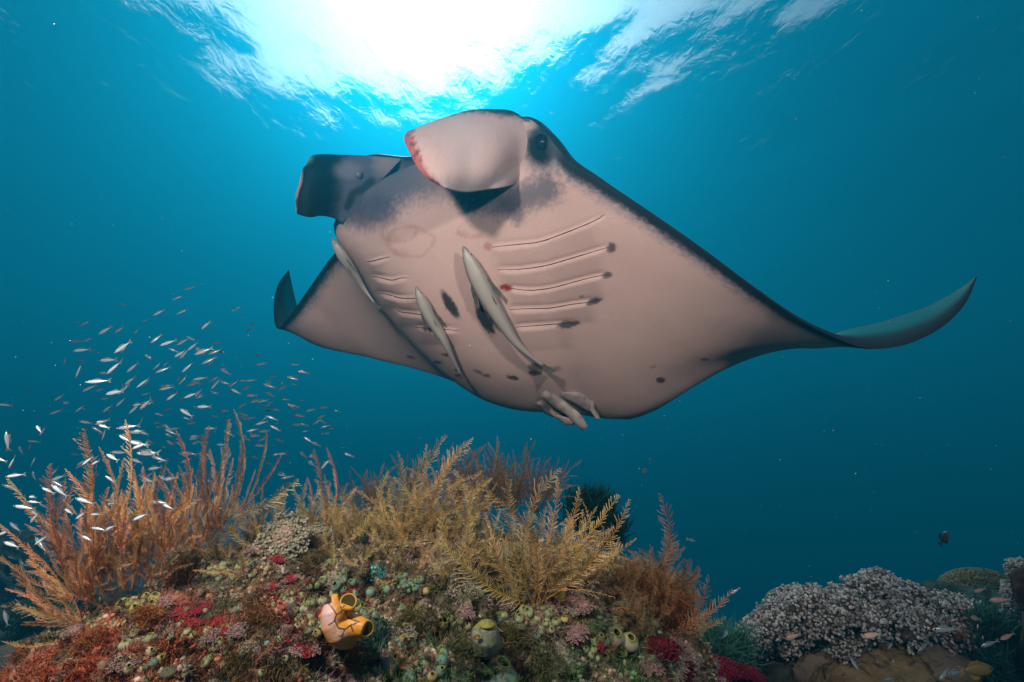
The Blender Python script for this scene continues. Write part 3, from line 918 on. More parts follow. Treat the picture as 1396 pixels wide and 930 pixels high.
def ico(sub):
    bm = bmesh.new(); bmesh.ops.create_icosphere(bm, subdivisions=sub, radius=1.0)
    v = np.array([list(q.co) for q in bm.verts]); f = np.array([[q.index for q in p.verts] for p in bm.faces]); bm.free()
    return v, f
IV1, IF1 = ico(1); IV2, IF2 = ico(2)
def scatter_balls(P_, R_, C_, IV, IF, squash=None, jitter=0.0, rng=None):
    n = len(P_); m = len(IV)
    base = IV[None] * np.asarray(R_)[:, None, None]
    if jitter: base = base * (1 + rng.uniform(-jitter, jitter, (n, m, 1)))
    V = (base + np.asarray(P_)[:, None]).reshape(-1, 3)
    F_ = (IF[None] + (np.arange(n) * m)[:, None, None]).reshape(-1, 3)
    C = np.repeat(np.asarray(C_), m, axis=0)
    return V, F_, C
np_, nn_ = rand_surface(5200, 40, 980, 690, 950, rg)
m_ = fbm(np_ * 12, 3, 71) > 0.47
np_, nn_ = np_[m_], nn_[m_]
pp_ = to_px(np_)
nc_ = reef_color(np_, pp_[:, 0], pp_[:, 1]) * rg.uniform(0.9, 2.4, (len(np_), 1)) + 0.02
pal = np.array([[0.34, 0.22, 0.20], [0.22, 0.24, 0.13], [0.30, 0.27, 0.17], [0.36, 0.12, 0.07], [0.14, 0.20, 0.15]])
pk = pal[rg.integers(0, 5, len(np_))]
nc_ = np.where((rg.random(len(np_)) < 0.4)[:, None], pk, nc_)
v_, f_, c_ = scatter_balls(np_ + nn_ * 0.001, rg.uniform(0.0018, 0.0062, len(np_)), np.clip(nc_, 0, 0.7), IV1, IF1, jitter=0.25, rng=rg)
crust_mat = pmat('crust_growth', vcol=True, rough=0.6, spec=0.3)
tag(add('crust_growth', fast_mesh('crust_growth', v_, f_, crust_mat, c_, tri=True)), 'tiny pale knobs of crusting growth between the turf', 'crust', kind='stuff')

lp_, ln_ = rand_surface(430, 60, 960, 720, 945, rg)
k_ = len(lp_)
pal2 = np.array([[0.30, 0.20, 0.20], [0.17, 0.20, 0.10], [0.36, 0.26, 0.12], [0.42, 0.13, 0.07], [0.16, 0.22, 0.12], [0.34, 0.14, 0.16], [0.42, 0.30, 0.16], [0.14, 0.10, 0.06], [0.42, 0.22, 0.10]])
lr_ = rg.uniform(0.005, 0.013, k_) * rg.uniform(0.5, 1.0, k_)
LV = IV2[None] * lr_[:, None, None] * np.stack([np.ones(k_), np.ones(k_), np.ones(k_)], -1)[:, None, :]
LV = LV * (1 + 1.5 * (fbm((LV + lp_[:, None]).reshape(-1, 3) * 70, 3, 121).reshape(k_, -1, 1) - 0.5))
LV = LV - ln_[:, None] * (np.sum(LV * ln_[:, None], 2, keepdims=True)) * 0.45 + lp_[:, None]
LF = (IF2[None] + (np.arange(k_) * len(IV2))[:, None, None]).reshape(-1, 3)
LC = np.repeat((0.6 * pal2[rg.integers(0, len(pal2), k_)] + 0.4 * np.array([[0.2, 0.16, 0.1]])) * rg.uniform(0.3, 0.75, (k_, 1)), len(IV2), 0) * (0.55 + 0.9 * fbm(LV.reshape(-1, 3) * 160, 2, 123))[:, None]
lump_mat = pmat('crust_lumps', vcol=True, rough=0.6, spec=0.3, bump=(330, 0.7, 0.004))
tag(add('crust_growth', fast_mesh('crust_growth', LV.reshape(-1, 3), LF, lump_mat, LC, tri=True)), 'lumpy mauve ochre and olive crusts on the reef rock', 'crust', kind='stuff')

# ------------------------------------------------------------------ feather hydroids
def strip_tube(path, r0, r1, VV, FF, CC, c0, c1, sides=3):
    n = len(path); o = len(VV)
    for i, p in enumerate(path):
        t = (path[min(i + 1, n - 1)] - path[max(i - 1, 0)]); t.normalize()
        a = t.orthogonal().normalized(); b = t.cross(a)
        f = i / (n - 1); r = r0 + (r1 - r0) * f
        for k in range(sides):
            th_ = 2 * math.pi * k / sides + 0.4
            VV.append(p + (a * math.cos(th_) + b * math.sin(th_)) * r)
            CC.append([c0[j] + (c1[j] - c0[j]) * f for j in range(3)])
    for i in range(n - 1):
        for k in range(sides):
            FF.append((o + i * sides + k, o + i * sides + (k + 1) % sides, o + (i + 1) * sides + (k + 1) % sides, o + (i + 1) * sides + k))
def make_frond(seed, n_pin, pin_len, ang, bend, cs, cp, ct, one_sided=0.0, branches=0, bare=0.12, shape='lance', vee=0.25, thick=0.0075):
    rn = random.Random(seed)
    VV, FF, CC = [], [], []
    def stem_pt(z, L=1.0):
        return Vector((bend * (z * z - z), 0.06 * math.sin(z * 2.5 + seed) * z, z)) + Vector((0.012 * math.sin(z * 11 + seed * 2), 0.01 * math.sin(z * 9 + seed), 0)) * z * (1 - z) * 2
    def feather(origin_fn, L, npin, plen, rstem, zbare, planex):
        path = [origin_fn(i / 14) for i in range(15)]
        strip_tube(path, rstem, rstem * 0.3, VV, FF, CC, cs, cp, 4)
        for i in range(npin):
            z = zbare + (1 - zbare) * (i + 0.5) / npin
            p = origin_fn(z); t = (origin_fn(min(1, z + 0.02)) - origin_fn(max(0, z - 0.02))).normalized()
            u = (z - zbare) / (1 - zbare)
            if shape == 'lance': env = math.sin(math.pi * min(1, 0.18 + 0.82 * u)) ** 0.7 * 0.9 + 0.12
            elif shape == 'comb': env = 0.75 + 0.25 * math.sin(math.pi * u) if u < 0.9 else 0.75 * (1 - (u - 0.9) / 0.13)
            else: env = 1.0 - 0.72 * u
            for sgn in (1, -1):
                l = plen * L * env * rn.uniform(0.55, 1.15) * (0.80 + 0.25 * math.sin(13 * u + seed * 1.7 + sgn))
                if one_sided and sgn < 0: l *= (1 - one_sided)
                if rn.random() < 0.09: continue
                px_ = (planex - t * planex.dot(t)).normalized()
                nz_ = t.cross(px_)
                a_ = math.radians(ang + rn.uniform(-15, 15))
                d = (t * math.cos(a_) + px_ * sgn * math.sin(a_) + nz_ * (vee + rn.uniform(-0.12, 0.12))).normalized()
                p1 = p + d * l * 0.55 + t * l * 0.02; p2 = p + d * l + t * l * rn.uniform(-0.05, 0.32) + nz_ * l * rn.uniform(-0.2, 0.2)
                strip_tube([p, p1, p2], rstem * 0.62, rstem * 0.34, VV, FF, CC, cp, ct, 3)
                # polyps along the pinna
                nb = max(2, int(l / 0.028))
                for q in range(nb):
                    f = (q + 0.6) / nb
                    s_ = p.lerp(p1, f / 0.55) if f < 0.55 else p1.lerp(p2, (f - 0.55) / 0.45)
                    e_ = s_ + (t * 0.8 + nz_ * rn.uniform(-0.6, 0.9) + d * 0.5).normalized() * rstem * rn.uniform(0.9, 1.7)
                    w_ = d.cross(nz_).normalized() * rstem * 0.4
                    o = len(VV)
                    VV.extend([s_ - d * rstem * 0.5, s_ + d * rstem * 0.5, e_]); CC.extend([cp, cp, ct]); FF.append((o, o + 1, o + 2))
    feather(stem_pt, 1.0, n_pin, pin_len, thick, bare, Vector((1, 0, 0)))
    for b in range(branches):
        z0 = 0.12 + 0.62 * (b + rn.random() * 0.5) / max(1, branches)
        sgn = 1 if b % 2 else -1
        p0 = stem_pt(z0); Lb = (1 - z0) * rn.uniform(0.45, 0.75)
        out = math.radians(rn.uniform(25, 48))
        d0 = Vector((math.sin(out) * sgn, rn.uniform(-0.35, 0.45), math.cos(out))).normalized()
        def bp(z, p0=p0, d0=d0, Lb=Lb, sgn=sgn):
            return p0 + d0 * Lb * z + Vector((0.10 * sgn * Lb * z * z, 0, -0.12 * Lb * z * z))
        feather(bp, Lb, max(8, int(n_pin * Lb * 0.9)), pin_len * 1.15, thick * 0.75, 0.1, Vector((1, 0.2, 0)))
    return VV, FF, CC
hyd_mat = pmat('hydroid', vcol=True, rough=0.6, spec=0.25, trans=0.30, objvar=0.38)
def fr(name, **k):
    v, f, c = make_frond(**k)
    return mesh_from(name, v, f, hyd_mat, smooth=False, colors=c)
OR = dict(cs=(0.48, 0.19, 0.045), cp=(0.62, 0.28, 0.085), ct=(0.82, 0.54, 0.28))
GO = dict(cs=(0.45, 0.25, 0.03), cp=(0.50, 0.32, 0.065), ct=(0.76, 0.64, 0.38))
BR = dict(cs=(0.17, 0.09, 0.04), cp=(0.24, 0.14, 0.07), ct=(0.38, 0.26, 0.15))
RU = dict(cs=(0.27, 0.11, 0.03), cp=(0.32, 0.145, 0.045), ct=(0.56, 0.40, 0.20))
PALE = dict(cs=(0.30, 0.27, 0.21), cp=(0.40, 0.37, 0.30), ct=(0.55, 0.53, 0.46))
PLUME = [fr('frond', seed=i, n_pin=72, pin_len=pl, ang=36, bend=b, thick=0.0046, vee=0.55, shape='comb', one_sided=os_, bare=0.06, **OR) for i, (b, pl, os_) in enumerate(((0.2, 0.060, 0.3), (-0.22, 0.075, 0.0), (0.45, 0.06, 0.5), (-0.5, 0.085, 0.2), (0.05, 0.10, 0.3)))]
GOLD = [fr('frond', seed=10 + i, n_pin=46, pin_len=pl, ang=46, bend=b, thick=0.0052, vee=0.25, bare=0.1, one_sided=os_, **GO) for i, (b, pl, os_) in enumerate(((0.3, 0.15, 0), (-0.3, 0.17, 0.3), (0.75, 0.13, 0.2), (-0.75, 0.14, 0), (0.1, 0.11, 0.5)))]
GOLDB = [fr('frond', seed=20 + i, n_pin=44, pin_len=0.105, ang=46, bend=b, branches=6, thick=0.0048, **GO) for i, b in enumerate((0.3, -0.45, 0.15, -0.15))]
BROWN = [fr('frond', seed=30 + i, n_pin=50, pin_len=0.075, ang=34, bend=b, branches=5, thick=0.0055, vee=0.5, **BR) for i, b in enumerate((0.25, -0.3, 0.05))]
RUST = [fr('frond', seed=40 + i, n_pin=40, pin_len=0.15, ang=48, bend=b, branches=2 * i, thick=0.0055, **RU) for i, b in enumerate((0.4, -0.4, 0.6))]
PALEF = [fr('frond', seed=50 + i, n_pin=15, pin_len=0.28, ang=50, bend=b, thick=0.009, bare=0.2, **PALE) for i, b in enumerate((0.4, -0.4))]
hr = random.Random(5)
GROUP = 'feather hydroids on the reef pinnacle'
def colony(base_px, tips, protos, label, group=GROUP, dd=0.0, depth=None, spread=10, roll=0.7, name='feather_hydroid'):
    """base_px (x,y): root on the rock; tips: list of (x,y) or (x,y,depth offset) where the frond ends"""
    if depth is None:
        b, nrm_ = on_rock(*base_px)
        d0 = depth_of(b)
    else:
        d0 = depth; b = P(base_px[0], base_px[1], d0)
    root = empty(name, b)
    tag(root, label, 'hydroid', group)
    # holdfast from which the stems rise
    hv, hf = tube([Vector((0, 0, -0.02)), Vector((0.001, 0, -0.004)), Vector((0, 0, 0.006))], [0.012, 0.009, 0.003], 7)
    add('holdfast', mesh_from('holdfast', hv, hf, hyd_mat, colors=[(0.12, 0.07, 0.03)] * len(hv)), root)
    for tpx in tips:
        off = tpx[2] if len(tpx) > 2 else hr.uniform(-0.06, 0.06)
        t = P(tpx[0], tpx[1], max(0.3, d0 + dd + off))
        s = P(base_px[0] + hr.uniform(-spread, spread) * 1.2, base_px[1] + hr.uniform(-0.3, spread * 0.6), d0 + hr.uniform(-0.02, 0.04))
        v = t - s; Ln = v.length
        z = v.normalized()
        y = (-s).normalized()
        y = (y - z * y.dot(z)).normalized()
        y = Matrix.Rotation(hr.uniform(-roll, roll), 3, z) @ y
        x = y.cross(z)
        M = Matrix((x, y, z)).transposed().to_4x4()
        o = add('frond', hr.choice(protos), root)
        o.matrix_local = Matrix.Translation(s - b) @ M @ Matrix.Diagonal((Ln, Ln, Ln, 1))
    return root
def fan(bx, by, n, l0, l1, a0, a1):
    """tips fanned round a root: angles from straight up, positive to the right"""
    out = []
    n = int(n * 2.2)
    for i in range(n):
        a = math.radians(a0 + (a1 - a0) * (i + hr.random()) / n); l = hr.uniform(l0 * 0.55, l1)
        out.append((bx + l * math.sin(a), by - l * math.cos(a)))
    return out

# tall orange plumes at one end
LAB = 'tall orange plumes of a feather hydroid rising through the silver fish'
colony((118, 800), [(18,652),(68,634),(92,655)] + fan(118,800,5,80,150,-50,0), PLUME, 'orange hydroid colony whose plumes arch out over open water beside the reef edge')
colony((132, 790), [(117,584),(163,572),(140,610)] + fan(132,790,6,80,160,-25,20), PLUME, 'two tallest orange hydroid plumes side by side above the silver fish')
colony((100, 815), [(2,712),(40,690)] + fan(100,815,4,70,120,-70,-20), PLUME, 'orange hydroid with one long bare plume bowed far out over the drop off')
colony((185, 770), [(165,626),(184,640),(205,660)] + fan(185,770,6,60,120,-35,25), PLUME, 'orange hydroid just behind the knot of ochre sea squirts with thin upright plumes')
colony((240, 735), [(239,592),(226,636)] + fan(240,735,6,60,110,-30,30), PLUME, 'orange hydroid with a lone spire between the tallest pair and the tight sheaf')
colony((298, 720), [(284,582),(314,573),(323,562),(300,610),(330,600)] + fan(298,720,5,70,120,-20,25), PLUME, 'tight sheaf of rusty orange plumes standing highest over the reef crest')
colony((322, 700), [(362,586),(386,617),(406,653),(350,640)], PLUME[:2] + GOLD[:2], 'loose hydroid sprays leaning from the orange sheaf towards the manta')
colony((112, 862), [(2,826),(3,873),(8,803),(22,790),(60,800),(30,850),(50,868)], PLUME + GOLD[:1], 'hydroid colony with pale tipped fronds drooping sideways off the reef wall')
colony((105, 845), fan(105,845,7,60,105,-95,-40), PLUME, 'hydroid tuft with fronds reaching level over the dark drop off')
for (bx, by, n, l0, l1, a0, a1, pr_) in [(125,815,9,60,130,-55,20,PLUME),(170,800,8,60,130,-30,25,PLUME),(145,775,8,60,120,-35,20,PLUME),(230,745,8,50,110,-30,30,PLUME),(280,735,8,50,110,-35,35,PLUME),(205,785,8,40,90,-40,40,PLUME),(160,790,7,50,110,-40,30,PLUME),(215,760,8,45,100,-40,40,PLUME),(265,745,8,45,90,-45,45,PLUME),(150,830,6,40,80,-60,40,PLUME),(200,735,5,40,80,-30,30,PLUME)]:
    colony((bx, by), fan(bx, by, n, l0, l1, a0, a1), pr_, 'low bushy orange hydroid packed among the taller plumes', 'bushy orange hydroids')
# golden fans in the middle
LGS = ['golden olive hydroid rising behind the grey cream soft coral', 'golden olive hydroid beside the black fish on the crest', 'golden olive hydroid squeezed between two cream soft corals', 'branching golden hydroid hugging the broad golden bush',
       'golden olive hydroid between the dull brown wisps and the broad golden bush', 'golden olive hydroid above the pale grey soft coral mound', 'golden olive hydroid where the golden bush meets the large ferns', 'golden olive hydroid above the small fan and the turquoise crust']
for (bx, by, n, l0, l1, a0, a1) in [(345,745,8,50,95,-60,60),(375,735,7,40,80,-50,60),(300,765,8,45,90,-70,60),(330,790,6,35,70,-80,70)]:
    colony((bx, by), fan(bx, by, n, l0, l1, a0, a1), GOLD + PLUME[:1], 'feathery gold brown hydroid below the orange sheaf', 'gold brown hydroids below the sheaf')
colony((440, 715), [(429,612),(444,612),(452,640),(420,650),(470,660)], PLUME[2:] + GOLD[:1], 'slim pair of tan hydroid sprays beside the pale soft coral')
for (bx, by, n, l0, l1, a0, a1) in [(450,730,8,40,85,-60,55),(478,735,8,40,90,-50,50),(425,725,5,30,60,-50,50)]:
    colony((bx, by), fan(bx, by, n, l0, l1, a0, a1), GOLD, LGS.pop(0), 'golden hydroids on the crest')
colony((555, 735), [(606,592),(580,607),(545,615),(530,648),(520,680),(636,611),(600,650)] + fan(555,735,8,60,100,-65,45), GOLD + GOLDB, 'broad golden hydroid bush with ragged upright fronds in the middle of the crest')
colony((590, 730), [(640,597),(655,640),(620,660)] + fan(590,730,6,50,100,-35,50), GOLDB, LGS.pop(0), 'golden hydroids on the crest')
for (bx, by, n, l0, l1, a0, a1) in [(520,730,7,40,80,-70,10),(615,735,7,50,95,-30,50),(640,720,6,50,90,-30,40),(570,745,6,40,70,-80,60)]:
    colony((bx, by), fan(bx, by, n, l0, l1, a0, a1), GOLD + BROWN[:1], LGS.pop(0), 'golden hydroids on the crest')
for (bx, by, n, l0, l1, a0, a1, d) in [(500,700,9,40,75,-45,40,1.75),(515,705,8,40,80,-30,45,1.7),(660,690,9,50,100,-35,40,1.8),(700,690,10,55,95,-30,40,1.75),(730,690,9,45,90,-25,45,1.7),(630,690,8,50,95,-30,35,1.8),(680,685,8,50,85,-35,45,1.9),(560,690,7,50,80,-30,35,1.85)]:
    colony((bx, by), fan(bx, by, n, l0, l1, a0, a1), BROWN, 'dull brown wispy hydroid at the back of the reef crest', 'brown hydroids at the back of the crest', depth=d)
# the big golden ferns in front
colony((735, 815), [(859,683),(846,676),(836,724),(790,665),(759,651),(766,638)] , GOLDB + GOLD, 'large golden hydroid with long fronds arching over the blue water')
colony((720, 825), [(602,693),(578,723),(640,700),(660,660),(696,650),(658,700),(620,750),(600,738)], GOLDB + GOLD, 'large golden hydroid spreading low towards the golden bush')
colony((730, 820), [(700,700),(720,680),(745,690),(760,720),(715,735),(690,745),(780,700),(800,730),(770,760)], GOLD + GOLDB, 'dense golden hydroid with broad combed fronds above the small urn sea squirts')
colony((780, 800), [(864,733),(838,720),(810,690),(850,760),(820,755),(795,740)], GOLDB + GOLD, 'golden hydroid fanning out towards the rusty bush')
colony((540, 790), [(546,742),(562,735),(575,745),(530,750),(516,757)], GOLD, 'small golden hydroid fan beside the turquoise crust')
colony((555, 815), [(612,783),(600,770)], GOLD[2:], 'little curled hydroid frond lying over the grey mound')
for (bx, by, n, l0, l1, a0, a1) in [(690,790,6,40,80,-60,40),(760,790,6,50,90,-30,60),(800,790,7,40,80,-50,60),(655,775,6,40,70,-60,50),(770,830,5,40,70,-60,60)]:
    colony((bx, by), fan(bx, by, n, l0, l1, a0, a1), GOLD + GOLDB, 'golden hydroid filling the gaps among the large fronds', 'golden hydroids in front')
# rusty bush at the other end
colony((890, 790), [(899,676),(914,736),(884,742),(905,720)], RUST[:2] + GOLD[:1], 'rusty hydroid bush with one upright saw edged plume')
colony((905, 800), [(935,747),(942,760),(925,742),(950,790),(870,745),(855,752)], RUST + GOLD[:1], 'rusty hydroid with pale frilled tips facing the open water')
colony((915, 860), [(995,801),(988,838),(962,786),(972,850),(960,862)], RUST, 'hydroid with level rusty fronds jutting into open water under the bush')
for (bx, by, n, l0, l1, a0, a1) in [(870,800,9,35,65,-60,50),(900,820,9,35,60,-60,70),(880,840,8,30,60,-80,80),(925,815,8,30,50,-40,80),(850,815,7,35,60,-70,40)]:
    colony((bx, by), fan(bx, by, n, l0, l1, a0, a1), RUST, 'short tangled rusty hydroid under the saw edged plume', 'tangled rusty hydroids')
colony((905, 925), [(870,888),(890,885),(912,884),(935,886),(948,892),(940,905)], PALEF, 'stiff grey white hydroid with bare ribs in front of the maroon sponge', roll=0.3)
colony((275, 800), [(290,806),(300,818),(305,835)], PALEF, 'single white bare ribbed hydroid over the red sponge', roll=0.3)
colony((150, 775), [(185,742),(170,748)], PALEF[:1], 'pale bare ribbed spray among the orange plumes', roll=0.3)
for (x0, x1, y0, y1, n, l0, l1, pr_, lab, grp) in [
    (120, 300, 745, 800, 15, 22, 60, PLUME + GOLD[:2], 'short orange hydroid sprig rooted between the ochre sea squirts and plumes', 'short orange sprigs'),
    (320, 520, 715, 775, 15, 22, 52, GOLD, 'short golden hydroid sprig between the cream soft corals', 'short golden sprigs on the crest'),
    (520, 700, 735, 800, 14, 25, 60, GOLD + GOLDB[:1], 'short golden hydroid sprig in front of the golden bush', 'short golden sprigs below the bush'),
    (700, 860, 770, 835, 12, 22, 52, GOLD + RUST[:1], 'short golden hydroid sprig at the roots of the large ferns', 'short sprigs at the fern roots'),
    (840, 945, 775, 860, 12, 20, 46, RUST, 'short rusty hydroid sprig on the flank of the rusty bush', 'short rusty sprigs'),
    (300, 900, 850, 925, 16, 14, 32, GOLD + RUST, 'stunted brown hydroid sprig on the lower mossy slope', 'stunted sprigs on the lower slope')]:
    for _ in range(n):
        bx, by = hr.uniform(x0, x1), hr.uniform(y0, y1)
        colony((bx, by), fan(bx, by, 3, l0, l1, -75, 75), pr_, lab, grp)

# ================================================================== sea squirts
def lathe(profile, seg=14):
    VV, FF = [], []
    for (r, z) in profile:
        for k in range(seg):
            a = 2 * math.pi * k / seg
            VV.append((r * math.cos(a), r * math.sin(a), z))
    for i in range(len(profile) - 1):
        for k in range(seg):
            FF.append((i * seg + k, i * seg + (k + 1) % seg, (i + 1) * seg + (k + 1) % seg, (i + 1) * seg + k))
    return VV, FF
def squirt_mesh(seed, lean, tall, mouth, c_body, c_top, c_rim):
    prof = [(0.30, -0.25), (0.62, -0.05), (0.90, 0.30), (1.0, 0.70 * tall), (0.93, 1.05 * tall), (0.72, 1.36 * tall), (mouth + 0.12, 1.55 * tall), (mouth + 0.10, 1.66 * tall), (mouth, 1.68 * tall), (mouth * 0.9, 1.5 * tall), (mouth * 0.75, 1.1 * tall), (0.02, 0.9 * tall)]
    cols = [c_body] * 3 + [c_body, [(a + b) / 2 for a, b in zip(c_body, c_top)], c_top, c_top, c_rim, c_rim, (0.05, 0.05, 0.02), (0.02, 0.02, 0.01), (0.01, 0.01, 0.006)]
    VV, FF = lathe(prof, 14)
    rn = random.Random(seed)
    ph = [rn.uniform(0, 6.28) for _ in range(3)]
    V2, C2 = [], []
    for i, (x_, y_, z_) in enumerate(VV):
        a = math.atan2(y_, x_)
        k = 1 + 0.07 * math.sin(2 * a + ph[0] + z_) + 0.05 * math.sin(3 * a + ph[1]) + 0.03 * math.sin(7 * a + ph[2] + 3 * z_)
        V2.append((x_ * k + lean * z_ * z_ * 0.25, y_ * k, z_))
        C2.append([c * rn.uniform(0.85, 1.15) for c in cols[i // 14]])
    return V2, FF, C2
sq_mat = pmat('sea_squirt', vcol=True, rough=0.38, spec=0.45, noise=(70, (0.10, 0.12, 0.06), 0.54, 0.74), bump=(60, 0.35, 0.05), objvar=0.22)
SQ = {}
for key_, cb, ct, cr in [('green', (0.27, 0.29, 0.17), (0.30, 0.34, 0.16), (0.30, 0.36, 0.06)), ('ochre', (0.42, 0.33, 0.17), (0.44, 0.34, 0.10), (0.36, 0.27, 0.05)),
                      ('teal', (0.19, 0.27, 0.20), (0.15, 0.29, 0.21), (0.25, 0.36, 0.06)), ('pale', (0.44, 0.40, 0.31), (0.46, 0.44, 0.26), (0.36, 0.36, 0.08))]:
    SQ[key_] = []
    for s_ in range(3):
        v, f, c = squirt_mesh(s_ + len(SQ) * 5, (-0.2, 0.1, 0.35)[s_], (1.0, 1.15, 0.85)[s_], (0.30, 0.24, 0.36)[s_], cb, ct, cr)
        SQ[key_].append(mesh_from('tunic', v, f, sq_mat, colors=c))
rimv, rimf = tube([Vector((0.36 * math.cos(2 * math.pi * k / 12), 0.36 * math.sin(2 * math.pi * k / 12), 0)) for k in range(13)], [0.07] * 13, 5, up=(0, 0, 1))
rim_me = mesh_from('siphon', rimv, rimf, pmat('siphon_rim', (0.22, 0.25, 0.04), 0.4, 0.4, objvar=0.25))
sr = random.Random(9)
def squirt(px, py, r_px, kind_='green', label=None, group=None, aim=None, sink=0.25):
    q, n_ = on_rock(px, py)
    R_ = r_px / F * depth_of(q)
    upv = Vector((sr.uniform(-0.5, 0.5), -0.55 + sr.uniform(-0.3, 0.3), 0.75))
    ax = (n_ * 0.5 + upv).normalized() if aim is None else Vector(aim).normalized()
    i = sr.randrange(3)
    root = empty('sea_squirt', q - ax * R_ * sink)
    root.rotation_euler = (ax.to_track_quat('Z', 'Y').to_matrix() @ Matrix.Rotation(sr.uniform(0, 6.28), 3, 'Z')).to_euler()
    root.scale = (R_, R_, R_ * sr.uniform(0.9, 1.1))
    tag(root, label, 'sea squirt', group)
    add('tunic', SQ[kind_][i], root)
    z = (1.0, 1.15, 0.85)[i]
    s = add('siphon', rim_me, root)
    k = ((0.30, 0.24, 0.36)[i] + 0.05) / 0.36
    s.location = ((-0.2, 0.1, 0.35)[i] * (1.66 * z) ** 2 * 0.25, 0, 1.66 * z)
    s.scale = (k, k, 1)
    return root
clusters = [
 ('cream and ochre urn sea squirt in the clump at the foot of the red wall', 'clump of large urn sea squirts', 'pale',
  [(185,863,7),(204,875,9),(172,883,9),(204,891,7),(198,900,7),(217,900,9),(207,909,9),(175,913,8),(193,915,7),(219,918,7),(188,876,5),(226,908,6),(180,898,5),(165,900,5)]),
 ('ochre sea squirt in the knot beneath the orange plumes', 'knot of ochre sea squirts', 'ochre',
  [(178,809,8),(165,819,9),(186,832,8),(209,827,8),(211,818,8),(198,816,6),(179,824,6),(192,808,5),(172,851,6),(219,839,5),(201,838,6),(160,832,5),(193,822,6)]),
 ('tiny green urn sea squirt scattered over the dark ledge', 'sea squirts on the dark ledge', 'green',
  [(298,878,7),(294,885,5),(287,898,6),(282,906,6),(356,920,5),(292,784,6),(300,790,5),(305,773,5),(266,763,6),(312,768,4),(325,775,5),(340,770,5),(318,790,4),(348,782,5),(330,762,4)]),
 ('small green sea squirt crowded round the golden sea squirt', 'sea squirts round the golden one', 'green',
  [(429,816,6),(436,820,6),(424,826,7),(398,825,6),(404,832,5),(414,833,6),(424,843,6),(426,853,5),(413,850,6),(433,865,6),(445,862,6),(421,863,5),(405,855,5),(392,842,5),(410,815,5),(441,793,6),(448,785,5),(432,800,5),(390,818,5),(399,810,4)]),
 ('teal tinted sea squirt on the slope beyond the golden sea squirt', 'teal sea squirts on the slope', 'teal',
  [(489,829,8),(496,836,6),(505,834,5),(512,842,5),(498,846,6),(459,800,8),(455,810,6),(468,806,5),(458,771,7),(470,780,5),(480,797,6),(506,811,6),(498,809,5),(484,812,4),(512,862,5),(520,868,4)]),
 ('bead like green sea squirt perched on the brown knoll', 'sea squirts on the brown knoll', 'teal',
  [(542,786,6),(552,789,7),(551,796,6),(530,806,6),(522,815,6),(561,796,5),(574,793,6),(567,803,5),(536,798,4),(515,822,4),(580,808,5)]),
 ('round pale sea squirt in the shadowed hollow under the slope', 'sea squirts in the shadowed hollow', 'pale',
  [(533,887,5),(530,897,5),(520,887,5),(514,895,4),(546,880,4)]),
 ('green sea squirt in the chain running down the slope', 'sea squirts down the slope', 'teal',
  [(582,868,7),(592,865,7),(585,877,7),(607,895,10),(604,906,9),(600,918,8),(598,885,6),(573,898,5),(590,925,7)]),
 ('small sea squirt bunched near the yellow topped one', 'sea squirts by the yellow topped one', 'green',
  [(616,843,5),(632,847,6),(620,852,5),(640,855,5),(610,838,4),(646,846,5),(628,858,4)]),
 ('olive urn sea squirt at the roots of the golden ferns', 'sea squirts at the fern roots', 'green',
  [(714,833,8),(721,837,8),(708,846,7),(759,850,7),(769,846,6),(744,852,5),(748,840,6),(733,846,5),(727,852,5),(752,860,5),(702,856,5),(738,862,5)]),
 ('pale green barrel sea squirt beside the maroon sponge', 'barrel sea squirts by the maroon sponge', 'green',
  [(824,877,8),(817,870,7),(809,878,7),(850,891,6),(823,897,7),(809,888,6),(805,895,5),(799,887,5),(814,900,4),(862,886,5)]),
]
for lab, grp, kd, spots in clusters:
    for (x_, y_, r_) in spots:
        k2 = kd if sr.random() < 0.75 else sr.choice(['green', 'pale', 'ochre', 'teal'])
        squirt(x_, y_, r_, k2, lab, grp)
# filler squirts in the crowded patches
for (cx_, cy_, sx_, sy_, n_f, kd) in [(130,845,22,14,12,'green'),(150,860,18,12,10,'pale'),(240,800,20,14,8,'ochre'),(310,780,25,10,8,'green'),(410,838,26,22,14,'green'),(470,795,26,16,10,'teal'),(560,800,20,10,8,'teal'),(740,850,30,12,8,'green')]:
    for _ in range(n_f):
        squirt(sr.gauss(cx_, sx_ * 0.6), sr.gauss(cy_, sy_ * 0.6), sr.uniform(2.5, 4.5), kd, 'pinhead sea squirt wedged between larger sea squirts', 'pinhead sea squirts')
squirt(836, 870, 14, 'pale', 'largest cream barrel sea squirt of the trio beside the maroon sponge')
squirt(856, 878, 14, 'pale', 'squat two mouthed cream sea squirt touching the maroon sponge')
squirt(601, 848, 10, 'ochre', 'stubby sea squirt with a bright yellow top on the green slope')
squirt(540, 920, 20, 'teal', 'bulky mottled sea squirt with green lips at the foot of the slope', aim=(0.2, -0.4, 0.9))
squirt(562, 922, 14, 'teal', 'blue green sea squirt leaning against the bulky mottled one', aim=(0.3, -0.5, 0.8))
squirt(676, 936, 28, 'teal', 'big smooth turquoise sea squirt low on the mossy slope', aim=(0.35, -0.35, 0.85))
squirt(705, 922, 8, 'ochre', 'small ochre sea squirt next to the big turquoise one')

